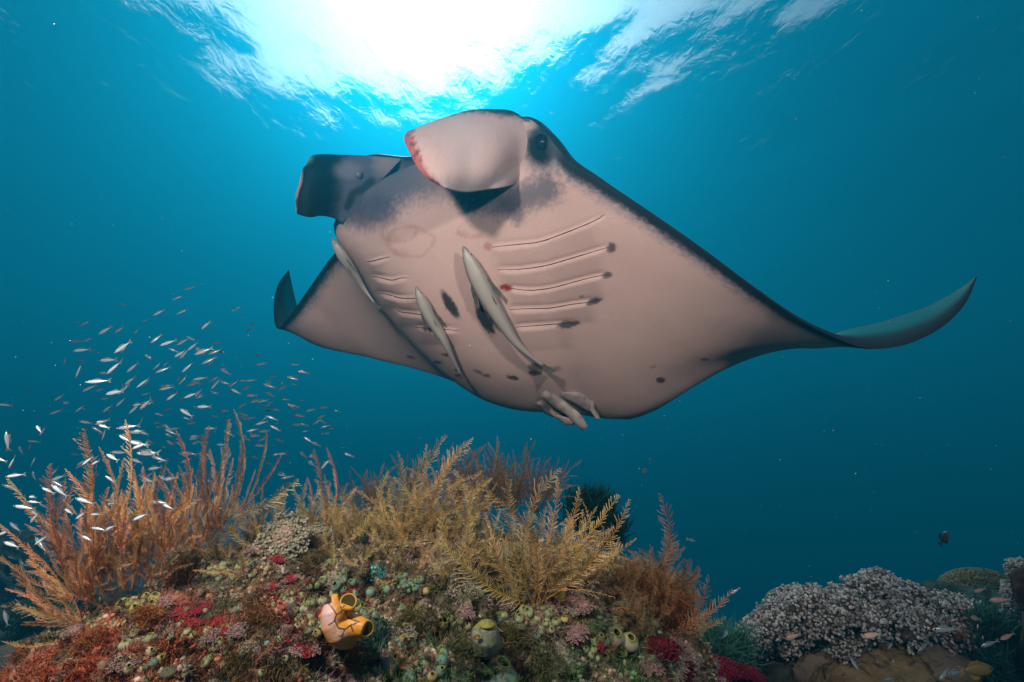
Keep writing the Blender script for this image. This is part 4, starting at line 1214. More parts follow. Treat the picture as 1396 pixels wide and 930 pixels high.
# lopsided grey green sea squirt with an angular top
def remeshed(name, tubes, voxel, mat, colour_fn, parent, off, smooth_it=6):
    VV, FF = [], []
    for (pts, rad, sides) in tubes:
        v, f = tube(pts, rad, sides)
        o = len(VV); VV += v; FF += [tuple(i + o for i in q) for q in f]
    me = mesh_from(name + '_tmp', VV, FF)
    ob = bpy.data.objects.new(name + '_tmp', me); COL.objects.link(ob)
    md = ob.modifiers.new('r', 'REMESH'); md.mode = 'VOXEL'; md.voxel_size = voxel
    sm = ob.modifiers.new('s', 'SMOOTH'); sm.iterations = smooth_it; sm.factor = 0.5
    dg_ = bpy.context.evaluated_depsgraph_get()
    ev = ob.evaluated_get(dg_)
    m2 = bpy.data.meshes.new_from_object(ev)
    bpy.data.objects.remove(ob); bpy.data.meshes.remove(me)
    m2.name = name
    vv = np.zeros(len(m2.vertices) * 3); m2.vertices.foreach_get('co', vv); vv = vv.reshape(-1, 3)
    col = colour_fn(vv)
    m2.vertices.foreach_set('co', (vv - np.array(off)).ravel())
    a = m2.color_attributes.get('Col') or m2.color_attributes.new('Col', 'FLOAT_COLOR', 'POINT')
    c4 = np.ones((len(vv), 4), np.float32); c4[:, :3] = col; a.data.foreach_set('color', c4.ravel())
    m2.polygons.foreach_set('use_smooth', [True] * len(m2.polygons))
    m2.materials.clear(); m2.materials.append(mat); m2.update()
    return add(name, m2, parent)
q, n_ = on_rock(662, 872)
dq = depth_of(q)
root = empty('sea_squirt', q); tag(root, 'large grey green sea squirt with an angular leaning top and olive rim', 'sea squirt')
def col_gs(v):
    p = to_px(v); n = fbm(v * 60, 3, 81)
    c = np.tile(np.array([[0.20, 0.21, 0.15]]), (len(v), 1)) * (0.75 + 0.5 * n)[:, None]
    f = sstep(860, 852, p[:, 1])[:, None]
    return c * (1 - f) + np.array([[0.28, 0.27, 0.05]]) * f
gs_mat = pmat('grey_squirt', vcol=True, rough=0.5, spec=0.35, bump=(150, 0.4, 0.004), noise=(120, (0.10, 0.12, 0.08), 0.5, 0.7))
remeshed('tunic', [([P(664,886,dq-.01), P(663,876,dq-.025), P(662,866,dq-.03), P(668,856,dq-.03), P(672,851,dq-.03)], [.018,.026,.027,.020,.012], 16), ([P(660,868,dq-.03), P(650,864,dq-.035), P(643,862,dq-.035)], [.022,.016,.008], 14)], 0.0022, gs_mat, col_gs, root, q, 10)
v, f = tube([P(664 + 9 * math.cos(k * math.pi / 6), 853 + 2.5 * math.sin(k * math.pi / 6), dq - .035 - .012 * math.sin(k * math.pi / 6)) - q for k in range(13)], [.0028] * 13, 6)
add('siphon', mesh_from('siphon', v, f, pmat('olive_rim', (0.28, 0.26, 0.04), 0.4, 0.4)), root)
v, f = tube([P(650 + 3 * math.cos(k * math.pi / 6), 868 + 3 * math.sin(k * math.pi / 6), dq - .058) - q for k in range(13)], [.0016] * 13, 6)
add('siphon', mesh_from('siphon', v, f, pmat('ochre_rim', (0.30, 0.18, 0.03), 0.4, 0.4)), root)

# ---- the golden ink veined sea squirt
q, n_ = on_rock(470, 868)
dq = depth_of(q) - 0.01
gold_root = empty('golden_sea_squirt', q)
tag(gold_root, 'golden sea squirt with black ink veins and two open siphons', 'sea squirt')
def col_gold(v):
    p = to_px(v); X, Y = p[:, 0], p[:, 1]
    n = fbm(v * 45, 3, 83); n2 = fbm(v * 120, 2, 84)
    c = np.tile(np.array([[0.72, 0.31, 0.025]]), (len(v), 1)) * (0.85 + 0.3 * n)[:, None]
    white = np.exp(-((X - 449) / 9) ** 2 - ((Y - 842) / 17) ** 2) + 0.8 * np.exp(-((X - 462) / 12) ** 2 - ((Y - 866) / 9) ** 2) + 0.5 * sstep(0.58, 0.7, n)
    w = np.clip(white, 0, 1)[:, None]
    c = c * (1 - w) + np.array([[0.66, 0.46, 0.44]]) * w
    low = sstep(866, 880, Y)[:, None]
    c = c * (1 - 0.5 * low) + np.array([[0.48, 0.22, 0.05]]) * 0.5 * low
    for poly in [[(448,822),(455,832),(459,838),(456,846),(461,856)], [(459,838),(466,834),(470,826)], [(461,856),(470,858),(478,853),(486,849)], [(471,832),(474,842)], [(478,853),(482,862)], [(456,846),(448,852)], [(470,858),(466,868)], [(474,842),(482,846),(490,848)]]:
        d, s_, t_ = seg_dist(X + 3 * (n2 - 0.5), Y + 3 * (n2 - 0.5), poly)
        k = sstep(1.35, 0.5, d)[:, None]
        c = c * (1 - k) + np.array([[0.02, 0.012, 0.03]]) * k
    return c
gold_mat = pmat('golden_tunic', vcol=True, rough=0.4, spec=0.45, bump=(160, 0.35, 0.003))
dg0 = dq - 0.035
remeshed('tunic', [
  ([P(452,822,dg0), P(453,832,dg0-.004), P(458,845,dg0-.006), P(466,858,dg0-.006), P(474,868,dg0), P(478,876,dg0+.01)], [.012,.019,.024,.025,.021,.010], 18),
  ([P(455,820,dg0+.004), P(463,816,dg0+.006)], [.012,.008], 12),
  ([P(463,842,dg0-.012), P(470,832,dg0-.02), P(474,824,dg0-.024), P(475,821,dg0-.025)], [.014,.0125,.0125,.0125], 16),
  ([P(470,856,dg0-.012), P(483,853,dg0-.022), P(494,855,dg0-.028), P(499,857,dg0-.030)], [.019,.0165,.0135,.012], 16)], 0.0013, gold_mat, col_gold, gold_root, q, 8)
rim_gold = pmat('golden_rim', (0.50, 0.27, 0.02), 0.4, 0.4)
hole_mat = pmat('siphon_hole', (0.05, 0.04, 0.005), 0.7, 0.2)
def mouth_ring(c, axis, r, parent, off):
    axis = Vector(axis).normalized(); a = axis.orthogonal().normalized(); b = axis.cross(a)
    pts = [c + a * r * math.cos(k * math.pi / 12) + b * r * math.sin(k * math.pi / 12) - off for k in range(25)]
    v, f = tube(pts, [0.0016] * 25, 7)
    s_ = add('siphon', mesh_from('siphon', v, f, rim_gold), parent)
    v = [c + axis * 0.0006 - off] + [c + axis * 0.0009 + a * r * math.cos(k * math.pi / 12) + b * r * math.sin(k * math.pi / 12) - off for k in range(24)]
    add('opening', mesh_from('opening', v, [(0, 1 + k, 1 + (k + 1) % 24) for k in range(24)], hole_mat), s_)
mouth_ring(P(475, 820.5, dg0 - .026), (P(474,814,dg0-.045) - P(471,830,dg0-.02)), 0.0115, gold_root, q)
mouth_ring(P(500, 857, dg0 - .031), (P(503,861,dg0-.055) - P(490,852,dg0-.025)), 0.0105, gold_root, q)

# ------------------------------------------------------------------ soft corals, sponges
def coral_cluster(seed, n, spread, ball, c0, c1, flat=0.75):
    """a knobbly head: short branches that end in bunches of small knobs"""
    g = np.random.default_rng(seed)
    Pp, Rr, Cc = [], [], []
    nb = max(6, n // 9)
    for b in range(nb):
        th_ = b * 2.399963; u = 1 - (b + 0.5) / nb * 1.05
        r_ = math.sqrt(max(0, 1 - u * u))
        d = np.array([r_ * math.cos(th_), r_ * math.sin(th_), u * flat]) * spread * g.uniform(0.75, 1.05)
        Pp.append(d * 0.6); Rr.append(ball * 2.2); Cc.append(np.array(c0) * 0.7)
        Pp.append(d * 0.25); Rr.append(ball * 2.4); Cc.append(np.array(c0) * 0.6)
        for k in range(9):
            e = g.normal(0, 1, 3); e /= np.linalg.norm(e)
            e = e * ball * 2.1 + d * (1 + 0.05 * g.normal())
            Pp.append(e); Rr.append(ball * g.uniform(0.7, 1.2)); f_ = g.random()
            Cc.append(np.array(c0) * (1 - f_) + np.array(c1) * f_)
    v, f, c = scatter_balls(np.array(Pp), np.array(Rr), np.array(Cc), IV1, IF1, jitter=0.18, rng=g)
    return v, f, c
coral_mat = pmat('soft_coral', vcol=True, rough=0.7, spec=0.2, trans=0.15, objvar=0.12, bump=(40, 0.4, 0.05))
def cl(seed, n, c0, c1, ball=0.105): 
    v, f, c = coral_cluster(seed, n, 1.0, ball, c0, c1)
    return fast_mesh('polyp_head', v, f, coral_mat, c, tri=True)
CREAM = [cl(i, 150, (0.34, 0.31, 0.20), (0.50, 0.47, 0.34)) for i in range(3)]
PINK = [cl(10 + i, 130, (0.36, 0.21, 0.18), (0.55, 0.38, 0.34), 0.095) for i in range(2)]
WHITE = [cl(20 + i, 120, (0.12, 0.09, 0.085), (0.66, 0.64, 0.59), 0.135) for i in range(4)]
MAROON = [cl(30, 160, (0.10, 0.006, 0.012), (0.16, 0.012, 0.022), 0.12)]
RED = [cl(33, 150, (0.30, 0.020, 0.025), (0.50, 0.06, 0.06), 0.10)]
CRIM = [cl(35, 160, (0.22, 0.008, 0.028), (0.36, 0.02, 0.06), 0.11)]
def head(parent, me, p, size, axis, name='polyp_head', sq=1.0):
    o = add(name, me, parent)
    M = Matrix.Translation(p - Vector(parent.location)) @ axis.to_track_quat('Z', 'Y').to_matrix().to_4x4() @ Matrix.Rotation(sr.uniform(0, 6.28), 4, 'Z') @ Matrix.Diagonal((size, size, size * sq, 1))
    o.matrix_local = M
    return o
stalk_mat = pmat('coral_stalk', (0.46, 0.24, 0.20), 0.6, 0.3, bump=(120, 0.4, 0.004))
def soft_coral(px, py, r_px, meshes, label, n=5, group=None, name='soft_coral', stalk=True, cat='soft coral', flat=0.8):
    q, n_ = on_rock(px, py)
    R_ = r_px / F * depth_of(q)
    root = empty(name, q); tag(root, label, cat, group)
    ax = (n_ * 0.6 + Vector((0, -0.2, 0.8))).normalized()
    if stalk:
        v, f = tube([-ax * 0.3 * R_, ax * 0.4 * R_, ax * 0.9 * R_], [R_ * 0.38, R_ * 0.28, R_ * 0.4], 9)
        add('stalk', mesh_from('stalk', v, f, stalk_mat), root)
    t1 = ax.orthogonal().normalized(); t2 = ax.cross(t1)
    for i in range(n):
        a = i * 2.4; rad = R_ * 0.62 * math.sqrt(i / max(1, n - 1)) if n > 1 else 0
        p = q + (t1 * math.cos(a) + t2 * math.sin(a)) * rad + ax * R_ * (0.7 if stalk else 0.1) * (1 - 0.45 * (rad / R_) ** 2)
        head(root, sr.choice(meshes), p, R_ * sr.uniform(0.42, 0.58), ax, sq=flat)
    return root
soft_coral(402, 702, 34, CREAM, 'puffy cream soft coral on the crest beside tan hydroid sprays', 8)
soft_coral(375, 742, 20, CREAM, 'cream soft coral tucked below the puffy one', 5)
soft_coral(400, 745, 17, PINK, 'pinkish soft coral on a bare pink stalk', 5)
soft_coral(432, 735, 20, CREAM, 'grey cream soft coral behind the turquoise crust', 6)
soft_coral(350, 758, 16, PINK, 'small pinkish soft coral under the gold brown hydroids', 5)
soft_coral(640, 812, 32, CREAM + PINK, 'wide grey pink soft coral mound under the low golden fronds', 9, stalk=False, flat=0.5)
soft_coral(602, 775, 26, CREAM, 'pale grey soft coral mound behind the curled frond', 7, stalk=False, flat=0.6)
soft_coral(783, 822, 18, PINK, 'branching pink soft coral under the golden ferns', 6)
soft_coral(797, 834, 15, PINK, 'smaller pink soft coral touching the branching one', 5)
soft_coral(786, 872, 18, PINK, 'upright rosy soft coral above the mossy ledge', 6)
soft_coral(694, 832, 14, PINK, 'rosy soft coral beside olive urn sea squirts', 5)
soft_coral(84, 858, 14, PINK, 'lilac pink soft coral at the brink of the reef wall', 5)
soft_coral(102, 868, 13, PINK, 'spiky pink soft coral hanging under the brink', 5)
soft_coral(185, 900, 12, PINK, 'pale crust coral between the large urn sea squirts', 5, stalk=False)
soft_coral(210, 790, 14, CREAM, 'cream soft coral lump beneath the bushy plumes', 5)
soft_coral(290, 870, 13, PINK, 'dusty pink soft coral on the dark ledge', 5, stalk=False)
for (x_, y_, r_, lab) in [(240,838,20,'bright red sponge patch under the brown hydroid tuft'), (262,850,17,'red sponge lobe spreading along the ledge'), (295,846,16,'scarlet sponge crust beside the white ribbed hydroid'), (310,862,12,'thin red sponge crust at the mouth of the dark hollow')]:
    soft_coral(x_, y_, r_, RED, lab, 7, name='red_sponge', stalk=False, cat='sponge', flat=0.45)
for (x_, y_, r_, lab) in [(395,790,13,'coral pink sponge crust above the small green sea squirts'), (388,868,16,'rosy red sponge below the small green sea squirts'), (415,885,18,'deep red sponge under the golden sea squirt'), (370,800,10,'orange pink sponge nub on the dark slope')]:
    soft_coral(x_, y_, r_, RED + PINK[:1], lab, 6, name='red_sponge', stalk=False, cat='sponge', flat=0.45)
soft_coral(895, 885, 30, MAROON, 'dark maroon sponge ball behind the grey white hydroid', 9, name='maroon_sponge', stalk=False, cat='sponge')
soft_coral(928, 905, 20, MAROON, 'smaller maroon sponge lobe behind bare ribs of the hydroid', 6, name='maroon_sponge', stalk=False, cat='sponge')
# brown fuzzy tuft hanging over the red sponge
tuft_mat = pmat('brown_tuft', vcol=True, rough=0.8, spec=0.1, trans=0.3)
def tuft(center_px, r_px, n, L0, L1, col, label, name='algae_tuft', gravity=(0, 0, -0.3), depth=None, cat='algae', width=0.0009, curl=0.5, group=None, outward=None):
    if depth is None:
        q, n_ = on_rock(*center_px)
    else:
        q = P(center_px[0], center_px[1], depth); n_ = Vector((0, -0.5, 0.85))
    dpt = depth_of(q); R_ = r_px / F * dpt
    g = np.random.default_rng(int(center_px[0] * 7 + center_px[1]))
    base = np.array(q) + g.normal(0, 1, (n, 3)) * R_ * 0.4
    d = g.normal(0, 0.8, (n, 3)) + np.array(n_ if outward is None else outward) * 0.9; d /= np.linalg.norm(d, axis=1)[:, None]
    L_ = g.uniform(L0, L1, (n, 1)) * R_
    sd_ = np.cross(d, g.normal(0, 1, (n, 3))); sd_ /= np.linalg.norm(sd_, axis=1)[:, None]
    mid_ = base + d * L_ * 0.5 + sd_[:, [1, 2, 0]] * L_ * 0.12 * curl
    tip_ = base + d * L_ + np.array(gravity) * L_ + g.normal(0, 0.12, (n, 3)) * L_ * curl
    w = width * dpt * g.uniform(0.7, 1.4, (n, 1))
    V = np.stack([base - sd_ * w, base + sd_ * w, mid_ - sd_ * w * 0.8, mid_ + sd_ * w * 0.8, tip_], 1).reshape(-1, 3) - np.array(q)
    o = np.arange(n)[:, None] * 5
    T = np.concatenate([o + np.array([[0, 1, 3]]), o + np.array([[0, 3, 2]]), o + np.array([[2, 3, 4]])], 0)
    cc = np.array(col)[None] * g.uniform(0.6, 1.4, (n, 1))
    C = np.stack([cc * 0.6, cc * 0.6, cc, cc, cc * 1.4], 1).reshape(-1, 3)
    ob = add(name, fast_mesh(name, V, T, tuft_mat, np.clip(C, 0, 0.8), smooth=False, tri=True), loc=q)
    return tag(ob, label, cat, group)
tuft((250, 795), 34, 1500, 0.5, 1.0, (0.26, 0.10, 0.03), 'rust brown fuzzy algae tuft overhanging the red sponge', gravity=(0.05, -0.1, -0.45))
tuft((265, 775), 26, 900, 0.5, 1.0, (0.22, 0.11, 0.04), 'brown fuzzy algae cushion at the top of the rust brown tuft')
tuft((860, 800), 26, 900, 0.5, 1.1, (0.24, 0.085, 0.025), 'rusty fuzzy algae among the tangled hydroids', gravity=(0, 0, -0.2))
tuft((905, 825), 30, 1100, 0.5, 1.0, (0.22, 0.075, 0.025), 'red brown fuzzy algae under the rusty bush', gravity=(0.1, 0, -0.3))
tuft((755, 815), 16, 500, 0.5, 1.0, (0.20, 0.08, 0.05), 'reddish feather algae beside the branching pink soft coral')
tuft((520, 870), 24, 700, 0.5, 1.0, (0.07, 0.15, 0.11), 'blue green feathery tuft to the side of the golden sea squirt')
tuft((330, 905), 26, 700, 0.4, 0.9, (0.12, 0.085, 0.03), 'olive brown fuzz on the dark ledge')
tuft((380, 910), 26, 700, 0.4, 0.9, (0.13, 0.09, 0.035), 'tawny fuzz below the rosy red sponge')
# small knobbly corals that merge over the slope
for i in range(46):
    x_, y_ = sr.uniform(150, 900), sr.uniform(735, 915)
    kd = sr.choice(['cream', 'pink', 'red', 'cream', 'pink'])
    ms = {'cream': CREAM, 'pink': PINK, 'red': RED}[kd]
    lab = {'cream': 'small cream knobbly coral wedged into the growth on the reef slope', 'pink': 'small rosy knobbly coral wedged into the growth on the reef slope', 'red': 'small red knobbly sponge wedged into the growth on the reef slope'}[kd]
    soft_coral(x_, y_, sr.uniform(8, 17), ms, lab, sr.randrange(3, 7), {'cream': 'small cream corals', 'pink': 'small rosy corals', 'red': 'small red sponges'}[kd], name='knobbly_coral' if kd != 'red' else 'knobbly_sponge', stalk=False, cat='coral' if kd != 'red' else 'sponge', flat=sr.uniform(0.4, 0.8))
for i in range(90):
    cxx, cyy = sr.choice([(300,800),(360,830),(450,790),(520,840),(600,870),(660,830),(740,870),(840,850),(240,870),(330,880)])
    squirt(sr.gauss(cxx, 24), sr.gauss(cyy, 16), sr.uniform(3.0, 6.0), sr.choice(['green', 'pale', 'teal', 'green']), 'tiny green urn sea squirt sprinkled over the middle of the reef slope', 'sprinkled sea squirts')
for (x_, y_, r_, c_, lab) in [(200,845,22,(0.34,0.12,0.035),'orange brown fuzz under the knot of ochre sea squirts'),(120,880,20,(0.36,0.14,0.05),'rust fuzz at the reef wall corner'),(350,850,24,(0.24,0.11,0.035),'brown fuzz in the dark hollow beside the scarlet crust'),(470,900,22,(0.20,0.10,0.04),'brown fuzz under the golden sea squirt'),(620,890,26,(0.14,0.15,0.06),'mossy green fuzz beside the large grey green sea squirt'),(740,900,28,(0.16,0.17,0.07),'mossy ledge fuzz under the rosy soft coral'),(560,850,22,(0.16,0.14,0.05),'olive fuzz on the slope below the brown knoll'),(430,770,20,(0.16,0.12,0.05),'olive fuzz by the turquoise crust'),(690,870,24,(0.15,0.13,0.05),'olive fuzz between the large sea squirt and the fern roots')]:
    tuft((x_, y_), r_, 800, 0.35, 0.8, c_, lab, gravity=(0, 0, -0.1), width=0.0007)

# ================================================================== neighbouring reef: right side, left drop off
def lump(name, c_px, d, rx, ry, rz, seed, mat, label, colour, amp=0.25, freq=5.0, nu=120, nv=80, kind='structure'):
    """a boulder of reef rock, base out of sight below"""
    c = np.array(P(c_px[0], c_px[1], d))
    u = np.linspace(0, 2 * math.pi, nu, endpoint=False); v_ = np.linspace(0.0, math.pi, nv)
    uu, vv = np.meshgrid(u, v_, indexing='ij')
    D = np.stack([np.sin(vv) * np.cos(uu), np.sin(vv) * np.sin(uu), np.cos(vv)], -1).reshape(-1, 3)
    Pp = D * np.array([rx, ry, rz])
    f = 1 + amp * (fbm((Pp + c) * freq, 4, seed) - 0.5) * 2 + 0.4 * amp * (fbm((Pp + c) * freq * 4, 3, seed + 3) - 0.5) * 2
    V = Pp * f[:, None]
    n1 = fbm((V + c) * 14, 4, seed + 5); n2 = fbm((V + c) * 40, 3, seed + 6)
    col = np.tile(np.array([colour]), (len(V), 1)) * (0.45 + 1.1 * n1)[:, None]
    dk = sstep(0.42, 0.30, n2)[:, None] * 0.8
    col = col * (1 - dk) + np.array([[0.012, 0.012, 0.01]]) * dk
    me = fast_mesh(name, V, grid_quads(nu, nv, wrap_u=True), mat, col)
    bm = bmesh.new(); bm.from_mesh(me); bmesh.ops.remove_doubles(bm, verts=bm.verts, dist=1e-5); bmesh.ops.recalc_face_normals(bm, faces=bm.faces); bm.to_mesh(me); bm.free()
    o = add(name, me, loc=c)
    tag(o, label, kind=kind)
    return o, V + c
rock2 = pmat('far_reef_rock', vcol=True, rough=0.9, spec=0.1, bump=(40, 0.9, 0.02))
lump('reef_rock', (1200, 1010), 2.45, 0.75, 0.55, 0.42, 91, rock2, 'dark reef boulder under the white soft coral', (0.10, 0.07, 0.045), 0.40, 7)
lump('reef_rock', (1205, 940), 2.15, 0.30, 0.28, 0.20, 92, rock2, 'smooth tan base of the coral head', (0.22, 0.155, 0.075), 0.16, 6)
lump('reef_rock', (1390, 930), 2.5, 0.42, 0.6, 0.42, 93, rock2, 'dark green reef shoulder behind the small fish', (0.035, 0.06, 0.045), 0.25, 4)
lump('reef_rock', (1000, 1010), 2.3, 0.5, 0.5, 0.35, 94, rock2, 'shadowed reef saddle between the two coral heads', (0.06, 0.06, 0.045), 0.40, 7)
lump('reef_rock', (60, 1010), 3.1, 0.95, 0.9, 0.80, 95, rock2, 'dim reef slope below the drop off', (0.04, 0.055, 0.045), 0.25, 3, 200, 130)
lump('reef_rock', (-120, 905), 4.2, 1.2, 1.2, 0.95, 96, rock2, 'far dim reef slope fading into the water', (0.04, 0.055, 0.045), 0.25, 2.5, 160, 100)
for (cx_, cy_, d_, rx_, rz_) in [(1200, 1010, 2.45, .7, .4), (60, 1010, 3.1, .9, .8)]:
    pass
# foot of the neighbouring boulders, down to the sea floor
def pillar(name, px, py, d, r0, r1, label, seed):
    t = P(px, py, d)
    zs = np.linspace(t.z, -27.0, 60); u = np.linspace(0, 2 * math.pi, 72, endpoint=False)
    rr_ = r0 + (r1 - r0) * np.linspace(0, 1, 60) ** 1.5
    V = np.stack([t.x + rr_[:, None] * np.cos(u)[None], t.y + rr_[:, None] * np.sin(u)[None], zs[:, None] * np.ones((1, 72))], -1).reshape(-1, 3)
    k = 1 + 0.35 * (fbm(V * 1.3, 4, seed) - 0.5) * 2
    V[:, 0] = t.x + (V[:, 0] - t.x) * k; V[:, 1] = t.y + (V[:, 1] - t.y) * k
    col = np.tile(np.array([[0.06, 0.06, 0.045]]), (len(V), 1)) * (0.5 + fbm(V * 4, 3, seed))[:, None]
    tag(add(name, fast_mesh(name, V, grid_quads(60, 72, wrap_v=True), rock2, col)), label, kind='structure')
pillar('reef_rock', 1230, 1030, 2.6, 0.75, 4.0, 'reef column carrying the coral heads', 97)
pillar('reef_rock', 20, 1060, 3.5, 1.2, 5.0, 'reef column below the drop off', 98)

# big white soft coral: a dome of many knobbly heads
cen = P(1180, 905, 2.38)
wc = empty('white_soft_coral', cen); tag(wc, 'large domed white soft coral with a cauliflower surface on the neighbouring reef', 'soft coral')
v, f = tube([Vector((0, 0, -0.10)), Vector((0, 0, 0.08)), Vector((0, 0, 0.20))], [0.40, 0.42, 0.22], 20)
add('stalk', mesh_from('stalk', v, f, pmat('leather_stalk', (0.20, 0.15, 0.11), 0.7, 0.2, bump=(20, 0.6, 0.02))), wc)
outline = [(1012,868),(1024,845),(1040,826),(1062,806),(1075,797),(1098,798),(1118,794),(1136,802),(1150,793),(1165,783),(1186,776),(1204,775),(1222,783),(1240,797),(1256,805),(1275,802),(1290,799),(1310,806),(1328,815),(1340,832)]
for i in range(330):
    t = sr.random(); k = t * (len(outline) - 1); j = int(k); fr_ = k - j
    ox = outline[j][0] * (1 - fr_) + outline[min(j + 1, len(outline) - 1)][0] * fr_
    oy = outline[j][1] * (1 - fr_) + outline[min(j + 1, len(outline) - 1)][1] * fr_
    s_ = sr.random() ** 0.85
    bot = 884 + 12 * math.sin(ox * 0.05) - 22 * abs((ox - 1180) / 170) ** 2
    y_ = oy + 6 + s_ * max(6, bot - oy)
    x_ = ox + (1180 - ox) * 0.06 * s_ + sr.uniform(-5, 5)
    bulge = math.sqrt(max(0, 1 - ((x_ - 1180) / 190) ** 2))
    d_ = 2.52 - 0.34 * bulge * math.sin(math.pi * (0.12 + 0.62 * s_)) + 0.06 * math.sin(x_ * 0.09 + y_ * 0.13) + 0.06 * math.sin(x_ * 0.17 - y_ * 0.21 + 1) + sr.uniform(-0.015, 0.015)
    p = P(x_, y_, d_)
    ax = (p - (cen + Vector((0, 0.15, -0.1)))).normalized()
    head(wc, sr.choice(WHITE), p, sr.uniform(0.040, 0.058), ax, sq=0.8)
# upright white branching coral at the border
cen = P(1388, 860, 2.2)
w2 = empty('white_soft_coral', cen); tag(w2, 'upright finger shaped white soft coral beside the black sponge', 'soft coral')
v, f = tube([Vector((0, 0, -0.25)), Vector((0, 0, 0.05)), Vector((0, 0, 0.2))], [0.05, 0.035, 0.02], 10)
add('stalk', mesh_from('stalk', v, f, pmat('dim_stalk', (0.16, 0.15, 0.14), 0.7, 0.2, bump=(60, 0.5, 0.005))), w2)
for i in range(46):
    s_ = sr.random(); 
    x_ = 1387 + sr.uniform(-14, 14) * (0.4 + s_) ; y_ = 764 + s_ * 80
    p = P(x_, y_, 2.2 + sr.uniform(-0.05, 0.05))
    head(w2, sr.choice(WHITE), p, sr.uniform(0.022, 0.034), Vector((sr.uniform(-.5, .5), -0.5, 0.8)).normalized())

# brain coral with meandering ridges
bc = P(1338, 812, 2.85); R_ = 0.17
nu, nv = 220, 90
uu, vv = np.meshgrid(np.linspace(0, 2 * math.pi, nu, endpoint=False), np.linspace(0.001, math.pi * 0.62, nv), indexing='ij')
D = np.stack([np.sin(vv) * np.cos(uu), np.sin(vv) * np.sin(uu), np.cos(vv) * 0.85], -1).reshape(-1, 3)
ph_ = fbm(D * 4.5, 3, 101) * 26 + D[:, 0] * 5
ridge = 0.5 + 0.5 * np.sin(ph_ * 2)
V = D * R_ * (1 + 0.05 * ridge)[:, None] * np.array([1.25, 1.0, 0.95])
col = np.array([[0.085, 0.075, 0.03]]) * (0.35 + 1.3 * ridge)[:, None]
brm = pmat('brain_coral', vcol=True, rough=0.75, spec=0.2, bump=(200, 0.4, 0.003))
brain = add('brain_coral', fast_mesh('brain_coral', V, grid_quads(nu, nv, wrap_u=True), brm, col), loc=bc)
tag(brain, 'olive brain coral dome with winding ridges behind the white soft coral', 'coral')
# black sponge at the border
sp, _ = None, None
c = P(1402, 806, 1.95)
v2_ = IV2 * np.array([0.035, 0.04, 0.085]); v2_ = v2_ * (1 + 0.25 * (fbm(v2_ * 30, 2, 103) - 0.5))[:, None]
for _ in range(1):
    bm = bmesh.new(); bmesh.ops.create_icosphere(bm, subdivisions=4, radius=1.0)
    a_ = np.array([list(q.co) for q in bm.verts]); k = 1 + 0.4 * (fbm(a_ * 2.2, 3, 104) - 0.5)
    for q_, kk, aa in zip(bm.verts, k, a_): q_.co = Vector(aa * kk * np.array([0.045, 0.05, 0.095]))
    me = bpy.data.meshes.new('black_sponge'); bm.to_mesh(me); bm.free()
    me.polygons.foreach_set('use_smooth', [True] * len(me.polygons)); me.materials.append(pmat('black_sponge', (0.03, 0.014, 0.012), 0.8, 0.15, bump=(60, 0.8, 0.006)))
bs = empty('black_sponge', c); tag(bs, 'black brown sponge standing over the green fern algae', 'sponge')
add('sponge_body', me, bs)
v, f = tube([Vector((0.0, 0, -0.06)), Vector((0.02, 0.05, -0.16)), Vector((0.06, 0.15, -0.30))], [0.03, 0.028, 0.04], 10)
add('stem', mesh_from('stem', v, f, pmat('sponge_stem', (0.05, 0.03, 0.02), 0.8, 0.1, bump=(60, 0.6, 0.006))), bs)

# crimson soft corals and green fuzz in the gap
def free_coral(px, py, d, r_px, meshes, label, n, name='crimson_soft_coral', cat='soft coral', stalk_c=(0.18, 0.03, 0.04), up=Vector((0, -0.35, 0.94))):
    q = P(px, py, d); R_ = r_px / F * d
    root = empty(name, q); tag(root, label, cat)
    v, f = tube([Vector((0, R_ * 1.5, -R_ * 0.8)), Vector((0, R_ * 0.4, -R_ * 0.2)), Vector((0, 0, R_ * 0.2))], [R_ * 0.5, R_ * 0.45, R_ * 0.3], 10)
    add('stalk', mesh_from('stalk', v, f, pmat('stalk', stalk_c, 0.7, 0.2)), root)
    t1 = Vector((1, 0, 0)); t2 = up.cross(t1)
    for i in range(n):
        a = i * 2.4; rad = R_ * 0.75 * math.sqrt(i / n)
        p = q + (t1 * math.cos(a) + t2 * math.sin(a)) * rad + up * R_ * 0.5 * (1 - 0.6 * (rad / R_) ** 2)
        head(root, sr.choice(meshes), p, R_ * sr.uniform(0.34, 0.46), up)
    return root
free_coral(985, 925, 1.75, 26, CRIM, 'crimson soft coral cushion in the gap below the green fuzz', 10)
free_coral(1024, 928, 1.8, 18, CRIM, 'smaller crimson soft coral cushion next to the first one', 7)
tuft((965, 895), 34, 1500, 0.7, 1.4, (0.05, 0.16, 0.12), 'sea green fuzzy soft coral in the gap between the reef heads', 'green_soft_coral', gravity=(0, 0, 0.05), depth=1.95, cat='soft coral', width=0.0011)
tuft((1000, 890), 26, 900, 0.7, 1.3, (0.045, 0.14, 0.11), 'sea green fuzzy soft coral leaning on the coral boulder', 'green_soft_coral', gravity=(0, 0, 0.05), depth=2.05, cat='soft coral', width=0.0011)
tuft((940, 910), 22, 700, 0.7, 1.3, (0.045, 0.14, 0.11), 'sea green fuzzy soft coral behind the maroon sponge', 'green_soft_coral', gravity=(0, 0, 0.05), depth=1.8, cat='soft coral', width=0.0011)
for (x_, y_, r_, lab) in [(1350,900,26,'dark green fern algae below the black sponge'), (1385,870,24,'dark green fern algae against the dark reef shoulder'), (1375,920,28,'dark green fern algae behind the yellow finned fish'), (1345,850,18,'dark green fern algae beside the brain coral')]:
    tuft((x_, y_), r_, 900, 0.5, 1.2, (0.035, 0.10, 0.075), lab, 'fern_algae', gravity=(0.1, 0, 0.05), depth=2.12, width=0.0012)
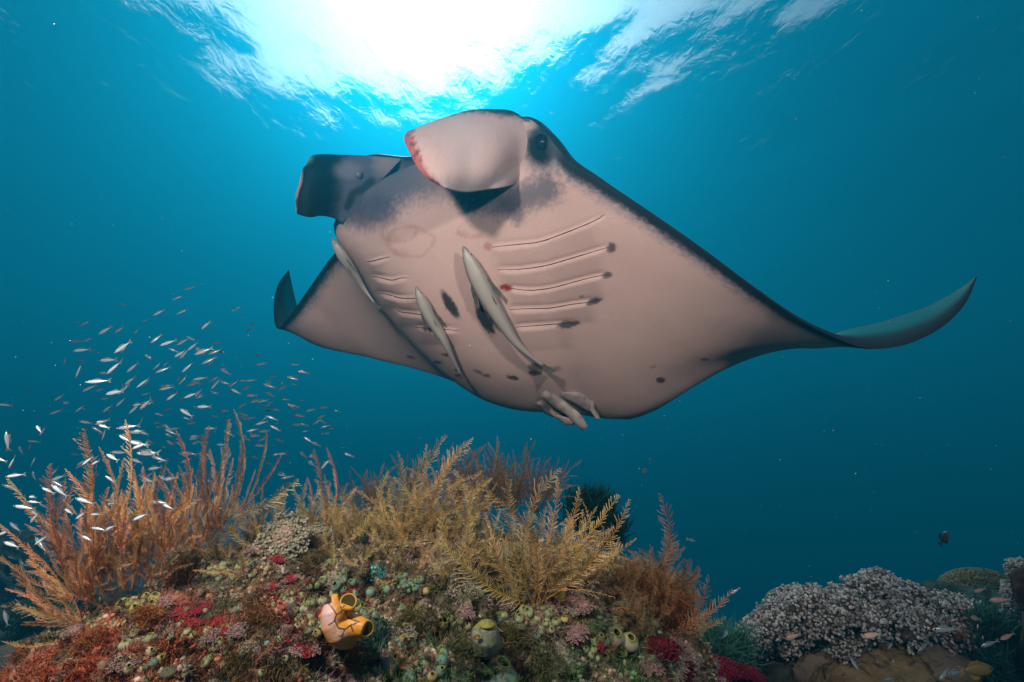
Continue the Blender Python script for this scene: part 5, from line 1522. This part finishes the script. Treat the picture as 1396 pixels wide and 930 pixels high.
# dark green feathery bush behind the crest
tuft((805, 705), 30, 2000, 0.6, 1.15, (0.012, 0.055, 0.045), 'dark green feathery soft coral bush behind the golden ferns', 'green_soft_coral', gravity=(0.05, 0, 0.12), depth=2.05, cat='soft coral', width=0.0012)
tuft((830, 725), 22, 1200, 0.6, 1.1, (0.010, 0.045, 0.038), 'lower dark green bush in the shade behind the golden ferns', 'green_soft_coral', gravity=(0.05, 0, 0.0), depth=2.0, cat='soft coral', width=0.0012)
for (x_, y_, r_) in [(55,850,28),(95,890,30),(130,850,20),(40,910,26),(110,925,28),(75,800,18)]:
    tuft((x_, y_), r_, 800, 0.4, 0.9, (0.02, 0.085, 0.06), 'dim green algae clump on the slope below the drop off', 'algae_clump', gravity=(0, 0, 0), depth=2.35, width=0.0012, group='algae clumps below the drop off')
# ridged plate coral low on the drop off
pc = P(0, 935, 1.9)
nu, nv = 70, 160
uu, vv = np.meshgrid(np.linspace(0, 1, nu), np.linspace(-1, 1, nv), indexing='ij')
rid = np.abs(np.sin(vv * 48 + 3.5 * np.sin(uu * 7 + vv * 5)))
V = np.stack([0.20 * uu * np.cos(vv * 1.3) - 0.05, 0.16 * vv, 0.115 - 0.22 * uu ** 2.0 + 0.012 * rid], -1).reshape(-1, 3)
Vb = V - np.array([0, 0, 0.02])
Qp = grid_quads(nu, nv)
pm = pmat('plate_coral', vcol=True, rough=0.8, spec=0.15, bump=(90, 0.5, 0.004))
colp = np.array([[0.14, 0.125, 0.10]]) * (0.15 + 1.2 * rid.reshape(-1, 1))
tag(add('plate_coral', fast_mesh('plate_coral', np.concatenate([V, Vb]), np.concatenate([Qp, Qp[:, ::-1] + nu * nv]), pm, np.concatenate([colp, colp])), loc=pc), 'grey ridged plate coral sloping down into the drop off', 'coral')
for (x_, y_, r_, lab) in [(1172,868,9,'orange sponge lump in the hollow under the white soft coral'),(1262,858,11,'orange sponge fold under the white soft coral'),(1245,868,8,'dull orange sponge beside the orange fold'),(1310,868,9,'rust sponge knob at the edge of the white soft coral')]:
    free_coral(x_, y_, 2.12, r_, [cl(60 + x_, 60, (0.20, 0.07, 0.02), (0.32, 0.13, 0.04), 0.16)], lab, 4, 'orange_sponge', 'sponge', (0.09, 0.05, 0.03))

# ================================================================== fish
def fish_mesh(depth_ratio, width_ratio, back, side_, belly_, name='body'):
    """length 1 along +X (head at +0.5)"""
    xs_f = [0.5, 0.47, 0.40, 0.28, 0.12, -0.05, -0.22, -0.36, -0.44, -0.48]
    h = [0.02, 0.22, 0.55, 0.88, 1.0, 0.92, 0.68, 0.38, 0.22, 0.20]
    VV, CC = [], []
    sd_n = 12
    for x_, hh in zip(xs_f, h):
        for k in range(sd_n):
            a = 2 * math.pi * k / sd_n
            z = math.sin(a); y = math.cos(a)
            VV.append((x_, y * hh * width_ratio * 0.5, z * hh * depth_ratio * 0.5 - 0.01 * hh))
            c_ = back if z > 0.55 else (side_ if z > -0.4 else belly_)
            CC.append(c_)
    FF = [tuple(q) for q in grid_quads(len(xs_f), sd_n, wrap_v=True)]
    FF.append(tuple(range(sd_n))[::-1]); FF.append(tuple((len(xs_f) - 1) * sd_n + k for k in range(sd_n)))
    return VV, FF, CC
def thin(name, outline, mat, t=0.006):
    n = len(outline)
    v = [(x_, t / 2, z_) for x_, z_ in outline] + [(x_, -t / 2, z_) for x_, z_ in outline]
    f = [tuple(range(n)), tuple(range(2 * n - 1, n - 1, -1))] + [(k, (k + 1) % n, n + (k + 1) % n, n + k) for k in range(n)]
    return mesh_from(name, v, f, mat, smooth=False)
silver = pmat('silver_scales', vcol=True, rough=0.26, spec=0.9, metal=0.2, objvar=0.12)
finm = pmat('fish_fin', (0.35, 0.36, 0.33), 0.5, 0.3, trans=0.5)
finy = pmat('yellow_fin', (0.40, 0.29, 0.02), 0.5, 0.3, trans=0.3)
find = pmat('dark_fin', (0.02, 0.025, 0.03), 0.5, 0.3)
eyem = pmat('fish_eye', (0.01, 0.01, 0.012), 0.15, 0.6)
v, f, c = fish_mesh(0.22, 0.13, (0.24, 0.30, 0.33), (0.74, 0.85, 0.90), (0.80, 0.90, 0.94)); SILVER = mesh_from('body', v, f, silver, colors=c)
v, f, c = fish_mesh(0.25, 0.14, (0.12, 0.15, 0.16), (0.33, 0.36, 0.38), (0.56, 0.58, 0.60)); GREYF = mesh_from('body', v, f, silver, colors=c)
matte = pmat('fish_skin', vcol=True, rough=0.45, spec=0.4, objvar=0.15)
v, f, c = fish_mesh(0.52, 0.2, (0.02, 0.025, 0.03), (0.022, 0.03, 0.045), (0.03, 0.035, 0.04)); DARKF = mesh_from('body', v, f, matte, colors=c)
v, f, c = fish_mesh(0.50, 0.2, (0.12, 0.09, 0.03), (0.20, 0.15, 0.05), (0.26, 0.19, 0.05)); YELF = mesh_from('body', v, f, matte, colors=c)
v, f, c = fish_mesh(0.33, 0.18, (0.32, 0.14, 0.09), (0.50, 0.30, 0.24), (0.55, 0.42, 0.38)); PINKF = mesh_from('body', v, f, matte, colors=c)
v, f, c = fish_mesh(0.45, 0.2, (0.02, 0.10, 0.25), (0.02, 0.16, 0.35), (0.35, 0.35, 0.04)); BLUEF = mesh_from('body', v, f, matte, colors=c)
TAIL = thin('tail_fin', [(-0.45, 0.03), (-0.56, 0.10), (-0.66, 0.145), (-0.58, 0.0), (-0.66, -0.145), (-0.56, -0.10), (-0.45, -0.03)], finm)
TAILY = thin('tail_fin', [(-0.45, 0.05), (-0.56, 0.16), (-0.70, 0.22), (-0.60, 0.0), (-0.70, -0.22), (-0.56, -0.16), (-0.45, -0.05)], finy)
TAILD = thin('tail_fin', [(-0.45, 0.05), (-0.56, 0.16), (-0.68, 0.20), (-0.60, 0.0), (-0.68, -0.20), (-0.56, -0.16), (-0.45, -0.05)], find)
DORS = thin('dorsal_fin', [(0.22, 0.09), (0.05, 0.165), (-0.12, 0.15), (-0.25, 0.07)], finm)
DORD = thin('dorsal_fin', [(0.25, 0.20), (0.05, 0.34), (-0.20, 0.36), (-0.35, 0.09)], find)
ANAD = thin('anal_fin', [(0.05, -0.22), (-0.05, -0.34), (-0.25, -0.36), (-0.36, -0.09)], find)
DORY = thin('dorsal_fin', [(0.25, 0.20), (0.05, 0.32), (-0.20, 0.32), (-0.35, 0.09)], finy)
ANAY = thin('anal_fin', [(0.05, -0.22), (-0.05, -0.36), (-0.25, -0.38), (-0.36, -0.09)], finy)
bm = bmesh.new(); bmesh.ops.create_uvsphere(bm, u_segments=8, v_segments=6, radius=0.032); EYE = bpy.data.meshes.new('eye'); bm.to_mesh(EYE); bm.free(); EYE.materials.append(eyem)
fr_rng = random.Random(21)
def fish(px, py, d, length, heading, body_me, parts, label, group=None, cat='fish', name='silver_fish', yaw=None, eye_h=0.03, eye_y=0.05):
    """heading: direction of the head in the picture, degrees anticlockwise from right; yaw: turn towards (+) or away"""
    p = P(px, py, d)
    root = empty(name, p); tag(root, label, cat, group)
    yaw = fr_rng.uniform(-25, 25) if yaw is None else yaw
    a = math.radians(heading)
    hd = CAMROT @ Vector((math.cos(a) * math.cos(math.radians(yaw)), math.sin(a) * math.cos(math.radians(yaw)), math.sin(math.radians(yaw))))
    upw = Vector((0, 0, 1)); upw = (upw - hd * upw.dot(hd))
    if upw.length < 0.05: upw = Vector((1, 0, 0))
    upw.normalize()
    upw = Matrix.Rotation(fr_rng.uniform(-0.3, 0.3), 3, hd) @ upw
    y = upw.cross(hd)
    M = Matrix((hd, y, upw)).transposed().to_4x4()
    root.matrix_world = Matrix.Translation(p) @ M @ Matrix.Diagonal((length, length, length, 1))
    add('body', body_me, root)
    for me in parts: add(me.name.split('.')[0], me, root)
    for s_ in (1, -1):
        e = add('eye', EYE, root); e.location = (0.385, s_ * eye_y, eye_h)
    return root
LS = 'slim silver fish flashing bright in the school beside the orange plumes'
GS = 'bright silver fish of the school'
big = [(717,88,50,-30),(822,84,45,-30),(930,146,60,-35),(472,170,60,-32),(537,167,55,-28),(617,172,30,-60),(366,257,68,-5),(551,246,85,-35),(485,302,80,-3),(512,341,110,-32),(597,338,60,-40),(292,308,45,-60),(355,354,75,-58),(437,398,85,-177),(401,431,55,-28),(450,438,45,-20),(515,449,100,-170),(585,398,60,-35),(643,408,70,-35),(555,425,40,-65),(705,207,55,-48),(757,225,70,-18),(823,221,55,-30),(869,243,60,-35),(812,275,60,-28),(917,263,72,-22),(943,305,60,-28),(735,347,55,-25),(707,332,40,-52),(753,318,45,-35),(845,338,55,-48),(750,430,55,-12),(775,469,62,-32),(860,463,65,-20),(870,411,55,-15),(902,386,55,-8),(825,395,45,-55),(975,412,55,-50),(264,474,48,-32),(297,496,55,-178),(25,505,55,-10),(250,538,48,-20),(358,525,50,-35),(655,505,85,-35),(620,505,65,-170),(543,495,45,-50),(920,513,65,-178),(840,539,75,-205),(38,672,75,-80),(190,625,45,-65),(93,708,55,-215),(150,670,45,-190),(133,697,42,-60),(153,825,55,-225),(440,618,50,-220),(470,640,55,-75),(460,583,60,-160),(575,605,80,-175),(612,629,65,-185),(620,678,80,-200),(665,722,105,-178),(617,758,70,-190),(718,748,62,-205),(668,845,75,-190),(765,840,75,-170),(697,792,75,-170),(242,812,65,-40),(255,860,75,-215),(290,855,40,-190),(45,878,65,-215),(140,540,10,0),(385,583,55,-190),(727,602,40,-170),(770,626,50,-210),(535,720,65,-185),(425,750,55,-35),(850,725,60,-195),(1000,685,45,-180),(950,612,55,-175),(890,676,55,-15),(875,658,45,-10),(1140,620,45,-10),(1150,645,50,-175)]
for i, (zx, zy, ln, hd) in enumerate(big):
    px, py, lp = zx / 3.321, 400 + zy / 3.321, ln / 3.321
    if lp < 6: continue
    Lm = fr_rng.uniform(0.050, 0.062)
    d = min(3.6, max(1.05, Lm * F / lp))
    hd2 = hd if hd < -90 else 180 + (-hd)       # heads point down-left
    hd2 = hd if hd <= -150 else (180 - hd if False else 180 + abs(hd))
    shiny = px < 235
    fish(px, py, d, 1.0 * lp * d / F, hd2, SILVER if shiny or fr_rng.random() < 0.6 else GREYF, [TAIL, DORS], 'slim silver fish flashing bright above the orange plumes' if shiny else 'slim silver fish in the thick of the school over the reef crest', 'silver fish in the flashing part of the school' if shiny else 'silver fish in the thick of the school')
# left border and plume gaps
for (px, py, lp, hd) in [(20,718,22,150),(55,742,24,130),(78,652,22,200),(200,618,30,178),(195,590,20,170),(215,685,26,170),(222,652,20,160),(30,770,18,120),(10,600,24,95),(8,842,20,100),(75,875,22,160),(100,895,20,130),(15,760,14,170),(60,690,14,150),(28,812,16,190),(5,552,16,170),(45,630,16,60),(62,800,22,140)]:
    Lm = fr_rng.uniform(0.048, 0.06); d = min(2.4, max(0.95, Lm * F / lp))
    fish(px, py, d, lp * d / F, hd, SILVER if fr_rng.random() < 0.85 else GREYF, [TAIL, DORS], 'silver fish darting through the orange plumes at the drop off', 'silver fish by the drop off')
for i in range(62):
    px, py = fr_rng.gauss(165, 62), fr_rng.gauss(560, 62)
    lp = fr_rng.uniform(8, 17); Lm = fr_rng.uniform(0.05, 0.06); d = min(3.5, max(1.2, Lm * F / lp))
    fish(px, py, d, lp * d / F, fr_rng.choice([fr_rng.gauss(175, 18), fr_rng.gauss(212, 18)]), SILVER if fr_rng.random() < 0.7 else GREYF, [TAIL, DORS], 'small silver fish filling in behind the brightest fish of the school', 'small silver fish of the school')
for i in range(34):
    px, py = fr_rng.uniform(0, 235), fr_rng.uniform(575, 745)
    lp = fr_rng.uniform(13, 25); d = fr_rng.uniform(0.78, 0.98)
    fish(px, py, d, lp * d / F, fr_rng.choice([fr_rng.gauss(172, 14), fr_rng.gauss(205, 20), fr_rng.gauss(150, 12)]), SILVER, [TAIL, DORS], 'brilliant white silver fish passing in front of the orange plumes', 'silver fish in front of the orange plumes')
# small duller fish further off
for i in range(118):
    t = fr_rng.random()
    px = 262 + 215 * t + fr_rng.gauss(0, 18); py = 470 + 135 * t + fr_rng.gauss(0, 34)
    if i % 3 == 0: px = fr_rng.uniform(225, 400); py = fr_rng.uniform(520, 650)
    if i % 7 == 0: px = fr_rng.uniform(330, 480); py = fr_rng.uniform(560, 665)
    lp = fr_rng.uniform(8, 16) * (1.05 - 0.25 * t)
    Lm = fr_rng.uniform(0.05, 0.06); d = min(4.5, Lm * F / lp)
    fish(px, py, d, lp * d / F, fr_rng.choice([fr_rng.gauss(178, 16), fr_rng.gauss(200, 18), fr_rng.gauss(160, 14)]), GREYF if fr_rng.random() < 0.75 else SILVER, [TAIL, DORS], 'small dull grey fish trailing behind the silver school under the manta wing', 'dull grey fish trailing the school', name='grey_fish')
# fish by the neighbouring reef
GR = 'slim fish hovering in front of the white soft coral'
for (px, py, lp, hd, kind_) in [(1288,858,30,190,0),(1258,883,20,215,0),(1348,878,22,205,0),(1302,917,28,175,0),(1286,920,20,220,0),(1330,843,20,160,1),(1333,855,10,100,1),(1340,870,10,110,1),(1372,868,18,210,1),(1362,818,22,195,1),(1390,848,10,150,1),(1213,880,16,260,0),(1197,903,18,300,0),(1215,906,18,80,0),(1165,905,18,300,0),(1080,868,20,205,1),(1188,866,22,195,1),(1240,850,16,300,0),(1230,835,14,220,0),(1335,805,14,200,1),(1155,922,16,180,0),(1212,925,20,170,0),(1262,915,14,200,0),(1392,900,18,200,1),(1190,926,14,190,0),(1298,888,10,150,1)]:
    Lm = 0.055; d = min(2.05, max(1.55, Lm * F / lp))
    fish(px, py, d, lp * d / F, hd, [GREYF, PINKF][kind_], [TAIL, DORS], GR if kind_ == 0 else 'pinkish small fish near the coral boulder', 'slim fish by the white soft coral' if kind_ == 0 else 'pinkish fish by the coral boulder', name='grey_fish' if kind_ == 0 else 'pink_fish')
fish(1334, 913, 1.7, 36 * 1.7 / F, 12, YELF, [TAILY, DORY, ANAY], 'yellow finned fish with forked tail under the black sponge', name='yellow_fish', yaw=10, eye_y=0.07, eye_h=0.06)
fish(1287, 733, 2.3, 20 * 2.3 / F, 80, DARKF, [TAILD, DORD, ANAD], 'black damselfish hanging alone in open water', name='dark_fish', yaw=20, eye_y=0.07)
fish(886, 628, 2.6, 10 * 2.6 / F, 100, YELF, [TAILY, DORY, ANAY], 'upper one of two tiny ochre fish over the open water', name='yellow_fish', yaw=40, eye_y=0.07)
fish(878, 642, 2.6, 8 * 2.6 / F, 200, YELF, [TAILY, DORY, ANAY], 'lower one of two tiny ochre fish over the open water', name='yellow_fish', yaw=40, eye_y=0.07)
fish(943, 736, 2.2, 11 * 2.2 / F, 350, BLUEF, [TAILY], 'tiny blue fish with yellow tail off the rusty bush', name='blue_fish', eye_y=0.07)
fish(968, 827, 1.7, 12 * 1.7 / F, 120, DARKF, [TAILD, DORD, ANAD], 'small dark fish under the level rusty fronds', name='dark_fish', eye_y=0.07)
fish(988, 865, 1.9, 13 * 1.9 / F, 60, BLUEF, [TAILD, DORD, ANAD], 'small blue black fish above the green fuzz', name='dark_fish', eye_y=0.07)
fish(497, 736, 1.05, 16 * 1.05 / F, 130, DARKF, [TAILD, DORD, ANAD], 'black fish lurking between golden hydroids on the crest', name='dark_fish', eye_y=0.07)
fish(1002, 806, 1.9, 14 * 1.9 / F, 210, GREYF, [TAIL], 'thin pale green fish off the tip of a rusty frond', name='grey_fish', yaw=5)

# ------------------------------------------------------------------ drifting specks in the water
g = np.random.default_rng(303)
n = 650
sx_, sy_ = g.uniform(-20, 1416, n), g.uniform(-20, 900, n)
sd_ = g.uniform(0.5, 5.0, n) ** 1.0
pts = Pn(np.stack([sx_, sy_, sd_], 1))
rad = sd_ / F * g.choice([0.3, 0.42, 0.6, 1.0], n, p=[0.5, 0.33, 0.15, 0.02])
v_, f_, c_ = scatter_balls(pts, rad, np.tile([[0.6, 0.62, 0.55]], (n, 1)), IV1, IF1, jitter=0.35, rng=g)
tag(add('drifting_plankton', fast_mesh('drifting_plankton', v_, f_, pmat('plankton', (0.55, 0.6, 0.5), 0.7, 0.2, noise=(20, (0.4, 0.45, 0.4), 0.4, 0.6)), tri=True)), 'pale specks drifting in the water', 'plankton', kind='stuff')
